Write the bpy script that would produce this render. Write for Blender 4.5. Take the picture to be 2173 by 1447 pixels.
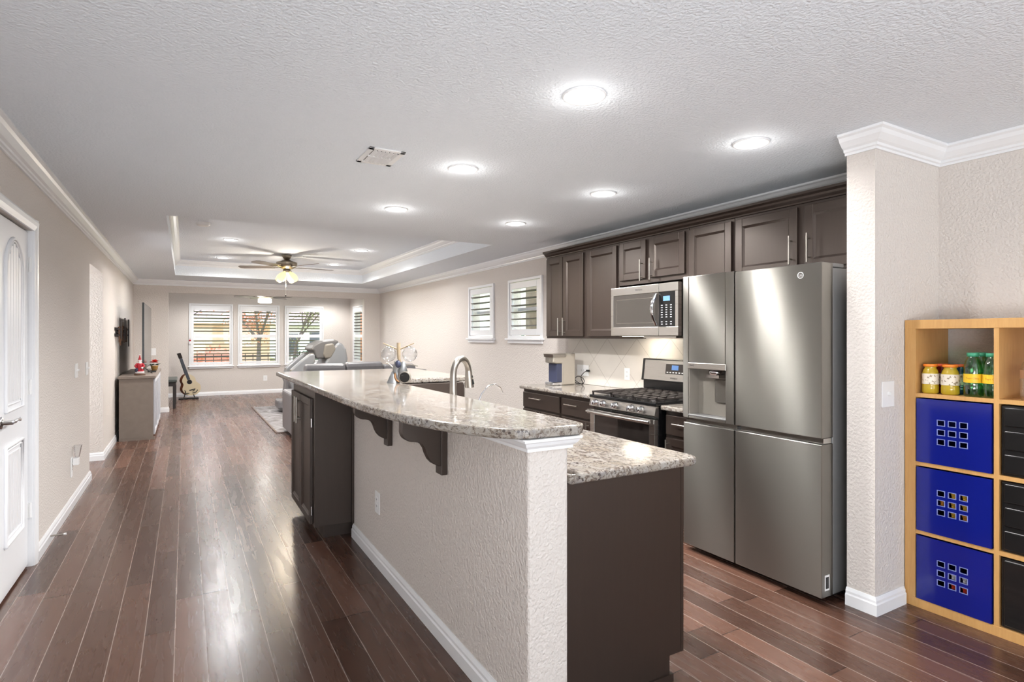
import bpy, math, random
from mathutils import Vector, Matrix
from math import pi, sin, cos, radians as R
for o in list(bpy.data.objects): bpy.data.objects.remove(o)
SC = bpy.context.scene; COL = SC.collection
random.seed(7)

# ---------------------------------------------------------------- camera
cam = bpy.data.objects.new('camera', bpy.data.cameras.new('camera')); COL.objects.link(cam)
cam.location = (0, 0, 1.39); cam.rotation_euler = (pi/2, 0, R(-29.834))
cam.data.sensor_width = 36; cam.data.lens = 1211/2173*36; cam.data.shift_y = -9.5/2173
cam.data.clip_start = .05; cam.data.clip_end = 300
SC.camera = cam
SC.view_settings.view_transform = 'Standard'; SC.view_settings.look = 'None'
SC.view_settings.gamma = 1; SC.view_settings.use_curve_mapping = False
SC.view_settings.exposure = 1.42

# ---------------------------------------------------------------- world
W = bpy.data.worlds.new('world'); SC.world = W; W.use_nodes = True
wn = W.node_tree.nodes; wl = W.node_tree.links
wn['Background'].inputs[1].default_value = 1.0
_tc = wn.new('ShaderNodeTexCoord'); _sx = wn.new('ShaderNodeSeparateXYZ'); _cr = wn.new('ShaderNodeValToRGB')
wl.new(_tc.outputs['Generated'], _sx.inputs[0]); wl.new(_sx.outputs[2], _cr.inputs[0]); wl.new(_cr.outputs[0], wn['Background'].inputs[0])
_cr.color_ramp.elements[0].color = (1.3, 1.35, 1.4, 1); _cr.color_ramp.elements[1].color = (.62, .85, 1.25, 1)

# ---------------------------------------------------------------- sun, window daylight behind the camera, added fill lamps
def lamp(name, kind, loc, energy, color=(1,1,1), rot=(0,0,0), **kw):
    d = bpy.data.lights.new(name, kind); d.energy = energy; d.color = color
    for k, v in kw.items(): setattr(d, k, v)
    o = bpy.data.objects.new(name, d); COL.objects.link(o); o.location = loc; o.rotation_euler = rot
    return o
lamp('sun', 'SUN', (20, 20, 20), 1.3, (1, .97, .93), (R(50), R(8), R(-200)), angle=R(1))
DAY = (.93, .97, 1)
lamp('daylight_back_window', 'AREA', (.35, -7.3, 1.2), 26, DAY, (R(128), 0, 0), shape='RECTANGLE', size=2.1, size_y=1.9)
lamp('daylight_patio_window', 'AREA', (2.75, -7.3, 1.2), 16, DAY, (R(128), 0, 0), shape='RECTANGLE', size=1.5, size_y=1.9)
lamp('fill_dining_side', 'AREA', (3.55, -4.2, 1.1), 30, DAY, (R(135), 0, R(90)), shape='RECTANGLE', size=2.2, size_y=1.6)  # added fill, no opening in this wall; brightens the left wall
lamp('fill_left_side', 'AREA', (-.72, -1.6, 1.15), 88, DAY, (R(140), 0, R(-80)), shape='RECTANGLE', size=2.4, size_y=1.8)  # added fill lamp without a window, lights the island's left face
lamp('fill_hall', 'AREA', (-2.5, 7.35, 1.3), 18, DAY, (R(92), 0, R(-90)), shape='RECTANGLE', size=.9, size_y=1.6)  # added fill inside the closed hall, throws light across to the right side
# ---------------------------------------------------------------- node helpers
def s2l(c):
    r = []
    for v in c[:3]:
        v = v/255.; r.append(v/12.92 if v <= .04045 else ((v+.055)/1.055)**2.4)
    return tuple(r) + (1,)
class NT:
    def __init__(s, name):
        s.m = bpy.data.materials.new(name); s.m.use_nodes = True
        s.n = s.m.node_tree.nodes; s.l = s.m.node_tree.links; s.b = s.n['Principled BSDF']
    def new(s, t, **kw):
        n = s.n.new(t)
        for k, v in kw.items(): setattr(n, k, v)
        return n
    def val(s, sock, v):
        if hasattr(v, 'links'): s.l.new(v, sock)
        else: sock.default_value = v
    def math(s, op, a, b=0., c=0., clamp=False):
        n = s.new('ShaderNodeMath', operation=op, use_clamp=clamp)
        s.val(n.inputs[0], a); s.val(n.inputs[1], b); s.val(n.inputs[2], c)
        return n.outputs[0]
    def mix(s, f, a, b, blend='MIX'):
        n = s.new('ShaderNodeMix', data_type='RGBA', blend_type=blend)
        s.val(n.inputs[0], f); s.val(n.inputs[6], a); s.val(n.inputs[7], b)
        return n.outputs[2]
    def ramp(s, f, stops, interp='LINEAR'):
        n = s.new('ShaderNodeValToRGB'); s.l.new(f, n.inputs[0]); r = n.color_ramp; r.interpolation = interp
        while len(r.elements) < len(stops): r.elements.new(.5)
        for e, (p, c) in zip(r.elements, stops): e.position = p; e.color = c if len(c) == 4 else tuple(c)+(1,)
        return n.outputs[0]
    def pos(s): return s.new('ShaderNodeNewGeometry').outputs['Position']
    def obj(s): return s.new('ShaderNodeTexCoord').outputs['Object']
    def scale(s, v, sc, loc=(0,0,0), rot=(0,0,0)):
        n = s.new('ShaderNodeMapping'); s.l.new(v, n.inputs[0]); n.inputs['Scale'].default_value = sc
        n.inputs['Location'].default_value = loc; n.inputs['Rotation'].default_value = rot
        return n.outputs[0]
    def noise(s, v, sc, det=3, rough=.5, dist=0., out=0):
        n = s.new('ShaderNodeTexNoise'); s.l.new(v, n.inputs['Vector']); n.inputs['Scale'].default_value = sc
        n.inputs['Detail'].default_value = det; n.inputs['Roughness'].default_value = rough; n.inputs['Distortion'].default_value = dist
        return n.outputs[out]
    def bump(s, h, strength=.3, dist=.01):
        n = s.new('ShaderNodeBump'); s.l.new(h, n.inputs['Height']); n.inputs['Strength'].default_value = strength
        n.inputs['Distance'].default_value = dist; s.l.new(n.outputs[0], s.b.inputs['Normal']); return n
    def sep(s, v):
        n = s.new('ShaderNodeSeparateXYZ'); s.l.new(v, n.inputs[0]); return n.outputs
    def comb(s, x, y, z):
        n = s.new('ShaderNodeCombineXYZ'); s.val(n.inputs[0], x); s.val(n.inputs[1], y); s.val(n.inputs[2], z); return n.outputs[0]
def P_(nt, color=None, rough=.5, metal=0., **kw):
    b = nt.b
    if color is not None: nt.val(b.inputs['Base Color'], color)
    nt.val(b.inputs['Roughness'], rough); nt.val(b.inputs['Metallic'], metal)
    for k, v in kw.items(): nt.val(b.inputs[k], v)
    return nt.m
def plain(name, rgb, rough=.5, metal=0., var=.04, bump=0., bscale=60, **kw):
    t = NT(name); c = s2l(rgb); n = t.noise(t.obj(), bscale, 3)
    hi = tuple(min(1, x*(1+var)) for x in c[:3])+(1,); lo = tuple(x*(1-var) for x in c[:3])+(1,)
    P_(t, t.mix(n, lo, hi), rough, metal, **kw)
    if bump: t.bump(n, bump, .004)
    return t.m
M = {}
def paint(name, rgb, rough=.75, bs=.35):
    t = NT(name); p = t.pos(); n = t.noise(p, 75, 2, .45); n2 = t.noise(p, 1.1, 2)
    c = s2l(rgb)
    P_(t, t.mix(n2, tuple(x*.985 for x in c[:3])+(1,), c), rough)
    t.bump(t.ramp(n, [(.36, (0,0,0)), (.64, (1,1,1))]), bs, .004); return t.m
M['wall'] = paint('greige_wall_paint', (217, 210, 204), .8, .6)
M['ceiling'] = paint('white_ceiling_paint', (234, 240, 247), .8, .5)
M['trim'] = plain('white_gloss_trim', (238, 239, 241), .3, 0, .01)
M['door'] = plain('white_door_paint', (236, 237, 240), .32, 0, .01)
M['plate'] = plain('white_plastic', (240, 240, 240), .35, 0, .01)
M['slot'] = plain('dark_slot', (40, 38, 38), .5)
def floor_mat():
    t = NT('dark_handscraped_planks'); x, y, z = t.sep(t.pos())
    w = .1227
    u = t.math('DIVIDE', t.math('ADD', x, 10-.022), w)
    ix = t.math('FLOOR', u); fx = t.math('FRACT', u)
    wn1 = t.new('ShaderNodeTexWhiteNoise', noise_dimensions='1D'); t.l.new(ix, wn1.inputs['W'])
    v = t.math('ADD', t.math('DIVIDE', y, 1.15), t.math('MULTIPLY', wn1.outputs[0], 17.))
    iy = t.math('FLOOR', v); fy = t.math('FRACT', v)
    wn2 = t.new('ShaderNodeTexWhiteNoise', noise_dimensions='2D'); t.l.new(t.comb(ix, iy, 0), wn2.inputs['Vector'])
    rnd = wn2.outputs[0]
    pv = t.comb(t.math('ADD', x, t.math('MULTIPLY', rnd, 40.)), t.math('MULTIPLY', y, .09), t.math('MULTIPLY', rnd, 9.))
    grain = t.noise(pv, 30, 3, .5, .5)
    fine = t.noise(t.comb(x, t.math('MULTIPLY', y, .05), rnd), 260, 2, .6)
    base = t.ramp(rnd, [(0, s2l((66, 44, 35))), (.35, s2l((84, 58, 46))), (.7, s2l((98, 69, 56))), (1, s2l((114, 82, 68)))])
    base = t.mix(t.math('MULTIPLY', t.ramp(grain, [(.3, (0,0,0)), (.75, (1,1,1))]), .26), base, s2l((62, 41, 32)))
    base = t.mix(t.math('MULTIPLY', fine, .12), base, s2l((104, 70, 54)))
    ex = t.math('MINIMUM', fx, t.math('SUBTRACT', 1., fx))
    ey = t.math('MULTIPLY', t.math('MINIMUM', fy, t.math('SUBTRACT', 1., fy)), 1.15/w)
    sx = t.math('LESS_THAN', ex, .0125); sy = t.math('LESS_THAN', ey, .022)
    base = t.mix(t.math('MULTIPLY', sx, .85), base, s2l((176, 160, 150)))  # paler seam colour paints in the glint of the bevelled plank edges
    base = t.mix(t.math('MULTIPLY', sy, .8), base, s2l((34, 20, 15)))
    wav = t.noise(t.comb(t.math('ADD', x, t.math('MULTIPLY', rnd, 11.)), t.math('MULTIPLY', y, .3), 0.), 11, 1, .4, .4)
    ed = t.math('MULTIPLY', t.math('MINIMUM', t.math('MINIMUM', ex, ey), .05), 20., clamp=True)
    h = t.math('ADD', t.math('MULTIPLY', wav, 1.0), t.math('MULTIPLY', ed, .15))
    h = t.math('ADD', h, t.math('MULTIPLY', rnd, .25))
    P_(t, base, t.math('ADD', .2, t.math('MULTIPLY', grain, .14)), 0., **{'Specular IOR Level': .6})
    t.bump(h, .13, .004); return t.m
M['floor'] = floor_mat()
def granite():
    t = NT('cream_granite'); p = t.pos(); ps = t.scale(p, (1.6, .75, 1.6), rot=(0, 0, .5))
    a = t.noise(ps, 9, 5, .6, .6); b = t.noise(ps, 30, 5, .7, 1.5); c = t.noise(ps, 85, 3, .6, .8)
    d = t.noise(t.scale(p, (1, 1, 1), (7, 3, 2)), 16, 4, .65, .8)
    col = t.ramp(a, [(.3, s2l((205, 190, 168))), (.5, s2l((226, 217, 202))), (.7, s2l((236, 231, 222)))])
    col = t.mix(t.ramp(b, [(.48, (0,0,0)), (.58, (1,1,1))]), col, s2l((178, 160, 142)))
    col = t.mix(t.ramp(d, [(.56, (0,0,0)), (.66, (.8,.8,.8))]), col, s2l((196, 188, 182)))
    sp = t.math('MULTIPLY', t.ramp(b, [(.50, (0,0,0)), (.57, (1,1,1))]), t.ramp(c, [(.44, (0,0,0)), (.54, (1,1,1))]))
    col = t.mix(t.math('MULTIPLY', sp, .62), col, s2l((104, 88, 80)))
    v = t.new('ShaderNodeTexVoronoi'); t.l.new(t.scale(p, (1, 1, 1)), v.inputs['Vector']); v.inputs['Scale'].default_value = 48
    sk = t.math('MULTIPLY', t.math('LESS_THAN', v.outputs['Distance'], .27), t.math('GREATER_THAN', d, .54))
    col = t.mix(t.math('MULTIPLY', sk, .8), col, s2l((70, 52, 48)))
    col = t.mix(1., col, (.44, .445, .465, 1), 'MULTIPLY')
    P_(t, col, .1, 0., **{'Specular IOR Level': .6}); return t.m
M['granite'] = granite()
def espresso():
    t = NT('espresso_stained_wood'); o = t.obj(); g = t.noise(t.scale(o, (60, 60, 3)), 1.5, 4, .6, .5)
    P_(t, t.mix(g, s2l((36, 28, 24)), s2l((46, 36, 31))), .42, 0., **{'Specular IOR Level': .8, 'Specular Tint': (1, .87, .79, 1)})
    t.bump(g, .05, .001); return t.m
M['espresso'] = espresso()
def steel(name, rgb=(188, 186, 182), rough=.26, sc=(2, 2, 260), wave=0., aniso=0.):
    t = NT(name); o = t.obj(); g = t.noise(t.scale(o, sc), 1, 3, .6)
    c = s2l(rgb)
    P_(t, c if aniso else t.mix(g, tuple(x*.975 for x in c[:3])+(1,), c), rough if aniso else t.math('ADD', rough-.02, t.math('MULTIPLY', g, .04)), 1.)
    if aniso: t.b.inputs['Anisotropic'].default_value = aniso; t.l.new(t.comb(0., 0., 1.), t.b.inputs['Tangent'])
    h = t.math('MULTIPLY', g, 0. if aniso else .01)
    if wave:
        w = t.noise(t.scale(o, (1, 2.4, .55)), 1.6, 1, .4); h = t.math('ADD', h, t.math('MULTIPLY', w, wave))
    t.bump(h, .12, .004); return t.m
M['steel'] = steel('brushed_steel', (206, 203, 198), .28)
M['fridge'] = steel('fridge_brushed_steel', (146, 143, 138), .29, (2, 2, 500), 5., 1.)
M['recess'] = plain('taupe_grey_plastic', (140, 134, 126), .35, .3)
M['fridge_side'] = plain('grey_fridge_side', (150, 150, 150), .4, .6)
M['chrome'] = plain('polished_chrome', (225, 225, 228), .08, 1.)
M['nickel'] = plain('brushed_nickel', (176, 170, 162), .3, 1.)
M['black'] = plain('black_enamel', (18, 18, 19), .22)
M['iron'] = plain('cast_iron', (44, 38, 36), .5, 0, .15)
M['rubber'] = plain('black_rubber', (22, 22, 22), .7)
def glassy(name, tint=(1,1,1,1), alpha=.06, rough=0., ior_f=.12):
    t = NT(name); tr = t.new('ShaderNodeBsdfTransparent'); tr.inputs[0].default_value = tint
    gl = t.new('ShaderNodeBsdfGlossy'); gl.inputs['Roughness'].default_value = rough
    lw = t.new('ShaderNodeLayerWeight'); lw.inputs[0].default_value = .35
    f = t.math('ADD', alpha, t.math('MULTIPLY', lw.outputs[1], ior_f))
    mx = t.new('ShaderNodeMixShader'); t.l.new(f, mx.inputs[0]); t.l.new(tr.outputs[0], mx.inputs[1]); t.l.new(gl.outputs[0], mx.inputs[2])
    t.l.new(mx.outputs[0], t.n['Material Output'].inputs[0]); return t.m
M['pane'] = glassy('window_glass', (.97, .98, .98, 1), .03, 0, .1)
M['clear'] = glassy('clear_glass', (.95, .96, .97, 1), .03, 0, .8)
M['darkglass'] = plain('dark_oven_glass', (38, 34, 32), .06, 0, .03, **{'Specular IOR Level': .9})
M['mwglass'] = plain('microwave_window', (66, 62, 58), .12, .0, .03, **{'Specular IOR Level': .6})
def oak():
    t = NT('golden_oak_veneer'); o = t.pos(); g = t.noise(t.scale(o, (30, 30, 3.5)), 2.2, 4, .6, .4); f = t.noise(t.scale(o, (140, 140, 8)), 2, 2)
    c = t.mix(g, s2l((196, 146, 84)), s2l((224, 178, 116))); P_(t, t.mix(t.math('MULTIPLY', f, .3), c, s2l((182, 130, 72))), .42); return t.m
M['oak'] = oak()
M['blue'] = plain('glossy_blue_plastic', (16, 28, 124), .16, 0, .03, **{'Coat Weight': .3})
M['bluetrim'] = plain('pale_blue_rim', (140, 150, 205), .3)
M['smoke'] = plain('smoked_black_plastic', (30, 29, 29), .12, 0, .1)
def emis(name, rgb, st):
    t = NT(name); P_(t, s2l(rgb), .5); t.b.inputs['Emission Color'].default_value = s2l(rgb); t.b.inputs['Emission Strength'].default_value = st; return t.m
M['lens'] = emis('lit_downlight_lens', (255, 250, 240), 2.)
M['drum'] = emis('lit_fan_drum', (255, 248, 236), .8)
M['tulip'] = emis('lit_amber_glass_shade', (255, 232, 160), .38)
M['hoodlight'] = emis('cooktop_lamp', (255, 240, 214), 6.)
M['lcd'] = emis('blue_display', (90, 130, 190), .05)

# ---------------------------------------------------------------- mesh builder
class MB:
    def __init__(s): s.v = []; s.f = []; s.sm = []; s.mi = []; s.cur = 0
    def add(s, vs, fs, smooth=False):
        b = len(s.v); s.v += [tuple(v) for v in vs]
        for f in fs: s.f.append(tuple(b+i for i in f)); s.sm.append(smooth); s.mi.append(s.cur)
        return s
    def box(s, x0, y0, z0, x1, y1, z1):
        if x0 > x1: x0, x1 = x1, x0
        if y0 > y1: y0, y1 = y1, y0
        if z0 > z1: z0, z1 = z1, z0
        return s.add([(x0,y0,z0),(x1,y0,z0),(x1,y1,z0),(x0,y1,z0),(x0,y0,z1),(x1,y0,z1),(x1,y1,z1),(x0,y1,z1)],
                     [(0,3,2,1),(4,5,6,7),(0,1,5,4),(1,2,6,5),(2,3,7,6),(3,0,4,7)])
    def tube(s, pts, r, n=12, caps=True, ry=None, smooth=True):
        pts = [Vector(p) for p in pts]; m = len(pts); rs = r if isinstance(r, (list, tuple)) else [r]*m
        vs = []; prev = None
        for i, p in enumerate(pts):
            d = (pts[min(i+1, m-1)]-pts[max(i-1, 0)]).normalized()
            if prev is None:
                a = Vector((0,0,1)) if abs(d.z) < .9 else Vector((1,0,0)); u = d.cross(a).normalized()
            else: u = (prev-d*prev.dot(d)).normalized()
            prev = u; w = d.cross(u)
            for k in range(n):
                t = 2*pi*k/n; vs.append(p+u*cos(t)*rs[i]+w*sin(t)*rs[i]*(1 if ry is None else ry))
        fs = [(i*n+k, i*n+(k+1) % n, (i+1)*n+(k+1) % n, (i+1)*n+k) for i in range(m-1) for k in range(n)]
        s.add(vs, fs, smooth)
        if caps: s.add(vs[:n], [tuple(reversed(range(n)))]); s.add(vs[-n:], [tuple(range(n))])
        return s
    def cyl(s, p0, p1, r, n=20, r1=None): return s.tube([p0, p1], [r, r if r1 is None else r1], n)
    def lathe(s, c, prof, n=24, axis='z', smooth=True):
        vs = []
        for (r, h) in prof:
            for k in range(n):
                t = 2*pi*k/n; a, b = r*cos(t), r*sin(t)
                vs.append({'z': (c[0]+a, c[1]+b, c[2]+h), 'x': (c[0]+h, c[1]+a, c[2]+b), 'y': (c[0]+b, c[1]+h, c[2]+a)}[axis])
        m = len(prof)
        return s.add(vs, [(i*n+k, i*n+(k+1) % n, (i+1)*n+(k+1) % n, (i+1)*n+k) for i in range(m-1) for k in range(n)], smooth)
    def prism(s, poly, h0, h1, plane='xy'):
        n = len(poly)
        def q(a, b, h): return {'xy': (a, b, h), 'xz': (a, h, b), 'yz': (h, a, b)}[plane]
        vs = [q(a, b, h0) for a, b in poly]+[q(a, b, h1) for a, b in poly]
        return s.add(vs, [tuple(reversed(range(n))), tuple(range(n, 2*n))]+[(i, (i+1) % n, n+(i+1) % n, n+i) for i in range(n)])
    def grid(s, fn, nu, nv, smooth=True, wrapu=False):
        vs = [fn(i/nu, j/nv) for j in range(nv+1) for i in range(nu+(0 if wrapu else 1))]
        w = nu if wrapu else nu+1
        return s.add(vs, [(j*w+i, j*w+(i+1) % w, (j+1)*w+(i+1) % w, (j+1)*w+i) for j in range(nv) for i in range(nu)], smooth)
    def ball(s, c, r, n=16, m=10, sc=(1,1,1)):
        return s.grid(lambda a, b: (c[0]+r*sc[0]*cos(2*pi*a)*sin(pi*b), c[1]+r*sc[1]*sin(2*pi*a)*sin(pi*b), c[2]+r*sc[2]*cos(pi*b)), n, m, True, True)
    def molding(s, pts, prof, z, side=1, closed=False, zs=1):
        """profile (out, up) swept along a plan path; side=1: out is to the left of the walking direction"""
        P = [Vector((p[0], p[1])) for p in pts]; n = len(P); k = len(prof); vs = []
        for i in range(n):
            a = P[i]-P[i-1] if (i > 0 or closed) else P[1]-P[0]
            b = P[(i+1) % n]-P[i] if (i < n-1 or closed) else P[-1]-P[-2]
            na = Vector((-a.y, a.x)).normalized()*side; nb = Vector((-b.y, b.x)).normalized()*side
            m = (na+nb); m = m/max(.3, m.length_squared)*2
            for (o, u) in prof: q = P[i]+m*o; vs.append((q.x, q.y, z+u*zs))
        fs = []
        for i in range(n if closed else n-1):
            j = (i+1) % n
            for t in range(k): fs.append((i*k+t, i*k+(t+1) % k, j*k+(t+1) % k, j*k+t))
        if not closed: fs += [tuple(range(k)), tuple(reversed(range((n-1)*k, n*k)))]
        return s.add(vs, fs)
    def text(s, body, size, fn, n0=0, ext=0., spacing=1.):
        """letters as a mesh; fn maps (x, y) of the centred lettering to a point"""
        c = bpy.data.curves.new('t', 'FONT'); c.body = body; c.size = size; c.align_x = 'CENTER'; c.align_y = 'CENTER'; c.resolution_u = 2; c.space_character = spacing
        o = bpy.data.objects.new('t', c); COL.objects.link(o); dg = bpy.context.evaluated_depsgraph_get(); me = o.evaluated_get(dg).to_mesh()
        s.add([fn(v.co.x, v.co.y) for v in me.vertices], [tuple(p.vertices) for p in me.polygons])
        bpy.data.objects.remove(o); bpy.data.curves.remove(c); return s
    def build(s, name, mat, parent=None, bevel=0., seg=2, label=None, subsurf=0, loc=None, fixn=True):
        o0 = Vector((0,0,0))
        if parent is not None: o0 = Vector(parent.get('_o', (0,0,0)))
        elif loc is not None: o0 = Vector(loc)
        else:
            xs = [v[0] for v in s.v]; ys = [v[1] for v in s.v]; zs = [v[2] for v in s.v]
            o0 = Vector(((min(xs)+max(xs))/2, (min(ys)+max(ys))/2, min(zs)))
        me = bpy.data.meshes.new(name); me.from_pydata([tuple(Vector(v)-o0) for v in s.v], [], s.f)
        ms = mat if isinstance(mat, (list, tuple)) else [mat]
        for m in ms: me.materials.append(M[m] if isinstance(m, str) else m)
        for p, sm, mi in zip(me.polygons, s.sm, s.mi): p.use_smooth = sm; p.material_index = mi
        if fixn:
            import bmesh
            bm = bmesh.new(); bm.from_mesh(me)
            bmesh.ops.recalc_face_normals(bm, faces=bm.faces); bm.to_mesh(me); bm.free()
        o = bpy.data.objects.new(name, me); COL.objects.link(o)
        if parent is not None: o.parent = parent
        else: o.location = o0
        o['_o'] = tuple(o0)
        if label: o['label'] = label
        if bevel:
            b = o.modifiers.new('bevel', 'BEVEL'); b.width = bevel; b.segments = seg; b.limit_method = 'ANGLE'; b.angle_limit = R(35)
        if subsurf:
            b = o.modifiers.new('sub', 'SUBSURF'); b.levels = subsurf; b.render_levels = subsurf
        return o
def thing(name, label, cat, loc, group=None, rz=0):
    o = bpy.data.objects.new(name, None); COL.objects.link(o); o.location = loc; o.empty_display_size = .05
    o['_o'] = tuple(loc); o['label'] = label; o['category'] = cat
    if group: o['group'] = group
    return o
def tag(o, label, cat, group=None, kind=None):
    o['label'] = label; o['category'] = cat
    if group: o['group'] = group
    if kind: o['kind'] = kind
    return o
def struct(o): o['kind'] = 'structure'; return o
def B(*a): return MB().box(*a)
def copy_tree(o, parent=None):
    c = o.copy(); COL.objects.link(c)
    if parent is not None: c.parent = parent
    for ch in [x for x in KIDS.get(o.name, [])]: copy_tree(ch, c)
    return c
KIDS = {}
def index_kids(o):
    KIDS[o.name] = [x for x in bpy.data.objects if x.parent == o]
    for k in KIDS[o.name]: index_kids(k)
def dup(o, loc, label=None, rz=None):
    if o.name not in KIDS: index_kids(o)
    c = copy_tree(o); c.location = loc
    if rz is not None: c.rotation_euler = (0, 0, rz)
    if label: c['label'] = label
    return c
# ---------------------------------------------------------------- face frames
def FX(d, s=-1): return lambda u, w, z: (d+s*w, u, z)       # face looking along s*x; u runs along y
def FY(d, s=-1): return lambda u, w, z: (u, d+s*w, z)
def fbox(mb, F, u0, w0, z0, u1, w1, z1):
    a = F(u0, w0, z0); b = F(u1, w1, z1); return mb.box(a[0], a[1], a[2], b[0], b[1], b[2])
def wall_mb(F, u0, u1, z0, z1, t, holes=()):
    mb = MB(); u = u0
    for (a, b, c, d) in sorted(holes):
        fbox(mb, F, u, 0, z0, a, -t, z1)
        if c > z0: fbox(mb, F, a, 0, z0, b, -t, c)
        if d < z1: fbox(mb, F, a, 0, d, b, -t, z1)
        u = b
    fbox(mb, F, u, 0, z0, u1, -t, z1); return mb
CE = 2.425
def wallo(name, mb, mat='wall'): return struct(mb.build(name, mat))
# ---------------------------------------------------------------- room shell
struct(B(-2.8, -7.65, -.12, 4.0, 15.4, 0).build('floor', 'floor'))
TX0, TX1, TY0, TY1, TZ = -.137, 3.015, 5.70, 11.15, 2.68
c = MB(); c.box(-2.8, -7.65, CE, 4.0, TY0, 2.8).box(-2.8, TY1, CE, 4.0, 15.4, 2.8).box(-2.8, TY0, CE, TX0, TY1, 2.8).box(TX1, TY0, CE, 4.0, TY1, 2.8)
c.box(TX0, TY0, TZ, TX1, TY1, 2.8)
struct(c.build('ceiling', 'ceiling'))
wallo('wall_left', wall_mb(FX(-.80, 1), -7.6, 12.27, 0, CE, .15, [(2.93, 4.45, 0, 2.03), (6.83, 7.86, 0, 2.10)]))
wallo('wall_hall', B(-2.6, 7.86, 0, -.95, 8.0, CE).box(-2.6, 6.69, 0, -.95, 6.83, CE).box(-2.75, 6.69, 0, -2.6, 8.0, CE))
wallo('closet_light_block', B(-1.06, 2.8, 0, -.955, 4.6, 2.2))  # unseen slab added behind the closet doors to stop light leaking in
wallo('wall_far', wall_mb(FY(12.27), -1.75, 3.94, 0, CE, .14, [(-.264, 3.361, 0, 2.2)]))
wallo('wall_alcove_left', B(-1.75, 12.41, 0, -1.6, 15.2, CE))
wallo('wall_alcove_right', wall_mb(FX(3.79), 12.41, 15.35, 0, CE, .15, [(13.95, 14.75, .72, 2.08)]))
AW = [(.125, .96), (1.152, 2.005), (2.206, 3.062)]
wallo('wall_alcove_back', wall_mb(FY(15.2), -1.75, 3.79, 0, CE, .15, [(a, b, .72, 2.10) for a, b in AW]))
RW = [(6.97, 7.68), (5.74, 6.48)]
wallo('wall_right', wall_mb(FX(3.70), 1.71, 12.27, 0, CE, .15, [(a, b, 1.40, 2.09) for a, b in RW]))
wallo('wall_divider', B(2.99, 1.57, 0, 3.85, 1.71, CE))
wallo('wall_dining', B(3.63, -7.6, 0, 3.85, 1.57, CE))
wallo('wall_back', wall_mb(FY(-7.45, 1), -.95, 3.85, 0, CE, .15, [(-.75, 1.45, .45, 2.35), (2.0, 3.5, .45, 2.35)]))
w = B(1.02, 1.664, 0, 1.186, 4.0, 1.04); o = struct(w.build('wall_island', 'wall', bevel=.012, seg=3))

BB = [(0, 0), (.017, 0), (.017, .055), (.012, .062), (.012, .074), (.005, .09), (0, .09)]
CR = [(0, 0), (.078, 0), (.078, -.012), (.066, -.02), (.058, -.038), (.035, -.062), (.022, -.07), (.02, -.082), (.01, -.086), (.01, -.098), (0, -.098)]
for nm, pts in [('baseboard_left', [(-.95, 6.83), (-.8, 6.83), (-.8, 4.53)]),
                ('baseboard_far_left', [(-.264, 12.41), (-.264, 12.27), (-.8, 12.27), (-.8, 7.86), (-2.6, 7.86)]),
                ('baseboard_right', [(3.70, 5.16), (3.70, 12.27), (3.361, 12.27), (3.361, 12.41)]),
                ('baseboard_alcove', [(3.79, 12.42), (3.79, 15.2), (-1.6, 15.2), (-1.6, 12.42)]),
                ('baseboard_island', [(1.186, 1.664), (1.02, 1.664), (1.02, 3.99)]),
                ('baseboard_divider', [(3.255, 1.57), (2.99, 1.57), (2.99, 1.71)])]:
    struct(MB().molding(pts, BB, 0).build(nm, 'trim'))
struct(MB().molding([(3.70, 1.72), (3.70, 12.27), (-.8, 12.27), (-.8, -7.45)], CR, CE).build('trim_1', 'trim'))
struct(MB().molding([(3.63, -7.45), (3.63, 1.57), (2.99, 1.57), (2.99, 1.715)], CR, CE).build('trim_2', 'trim'))
struct(MB().molding([(TX0, TY0), (TX1, TY0), (TX1, TY1), (TX0, TY1)], [(a*.95, b*.95) for a, b in CR], TZ, closed=True).build('trim_3', 'trim'))
ICR = [(0, 0), (.036, 0), (.036, -.008), (.03, -.012), (.024, -.024), (.012, -.034), (.012, -.044), (0, -.044)]
struct(MB().molding([(1.186, 1.99), (1.186, 1.664), (1.02, 1.664), (1.02, 2.3)], ICR, 1.04).build('trim_4', 'trim'))

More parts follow.
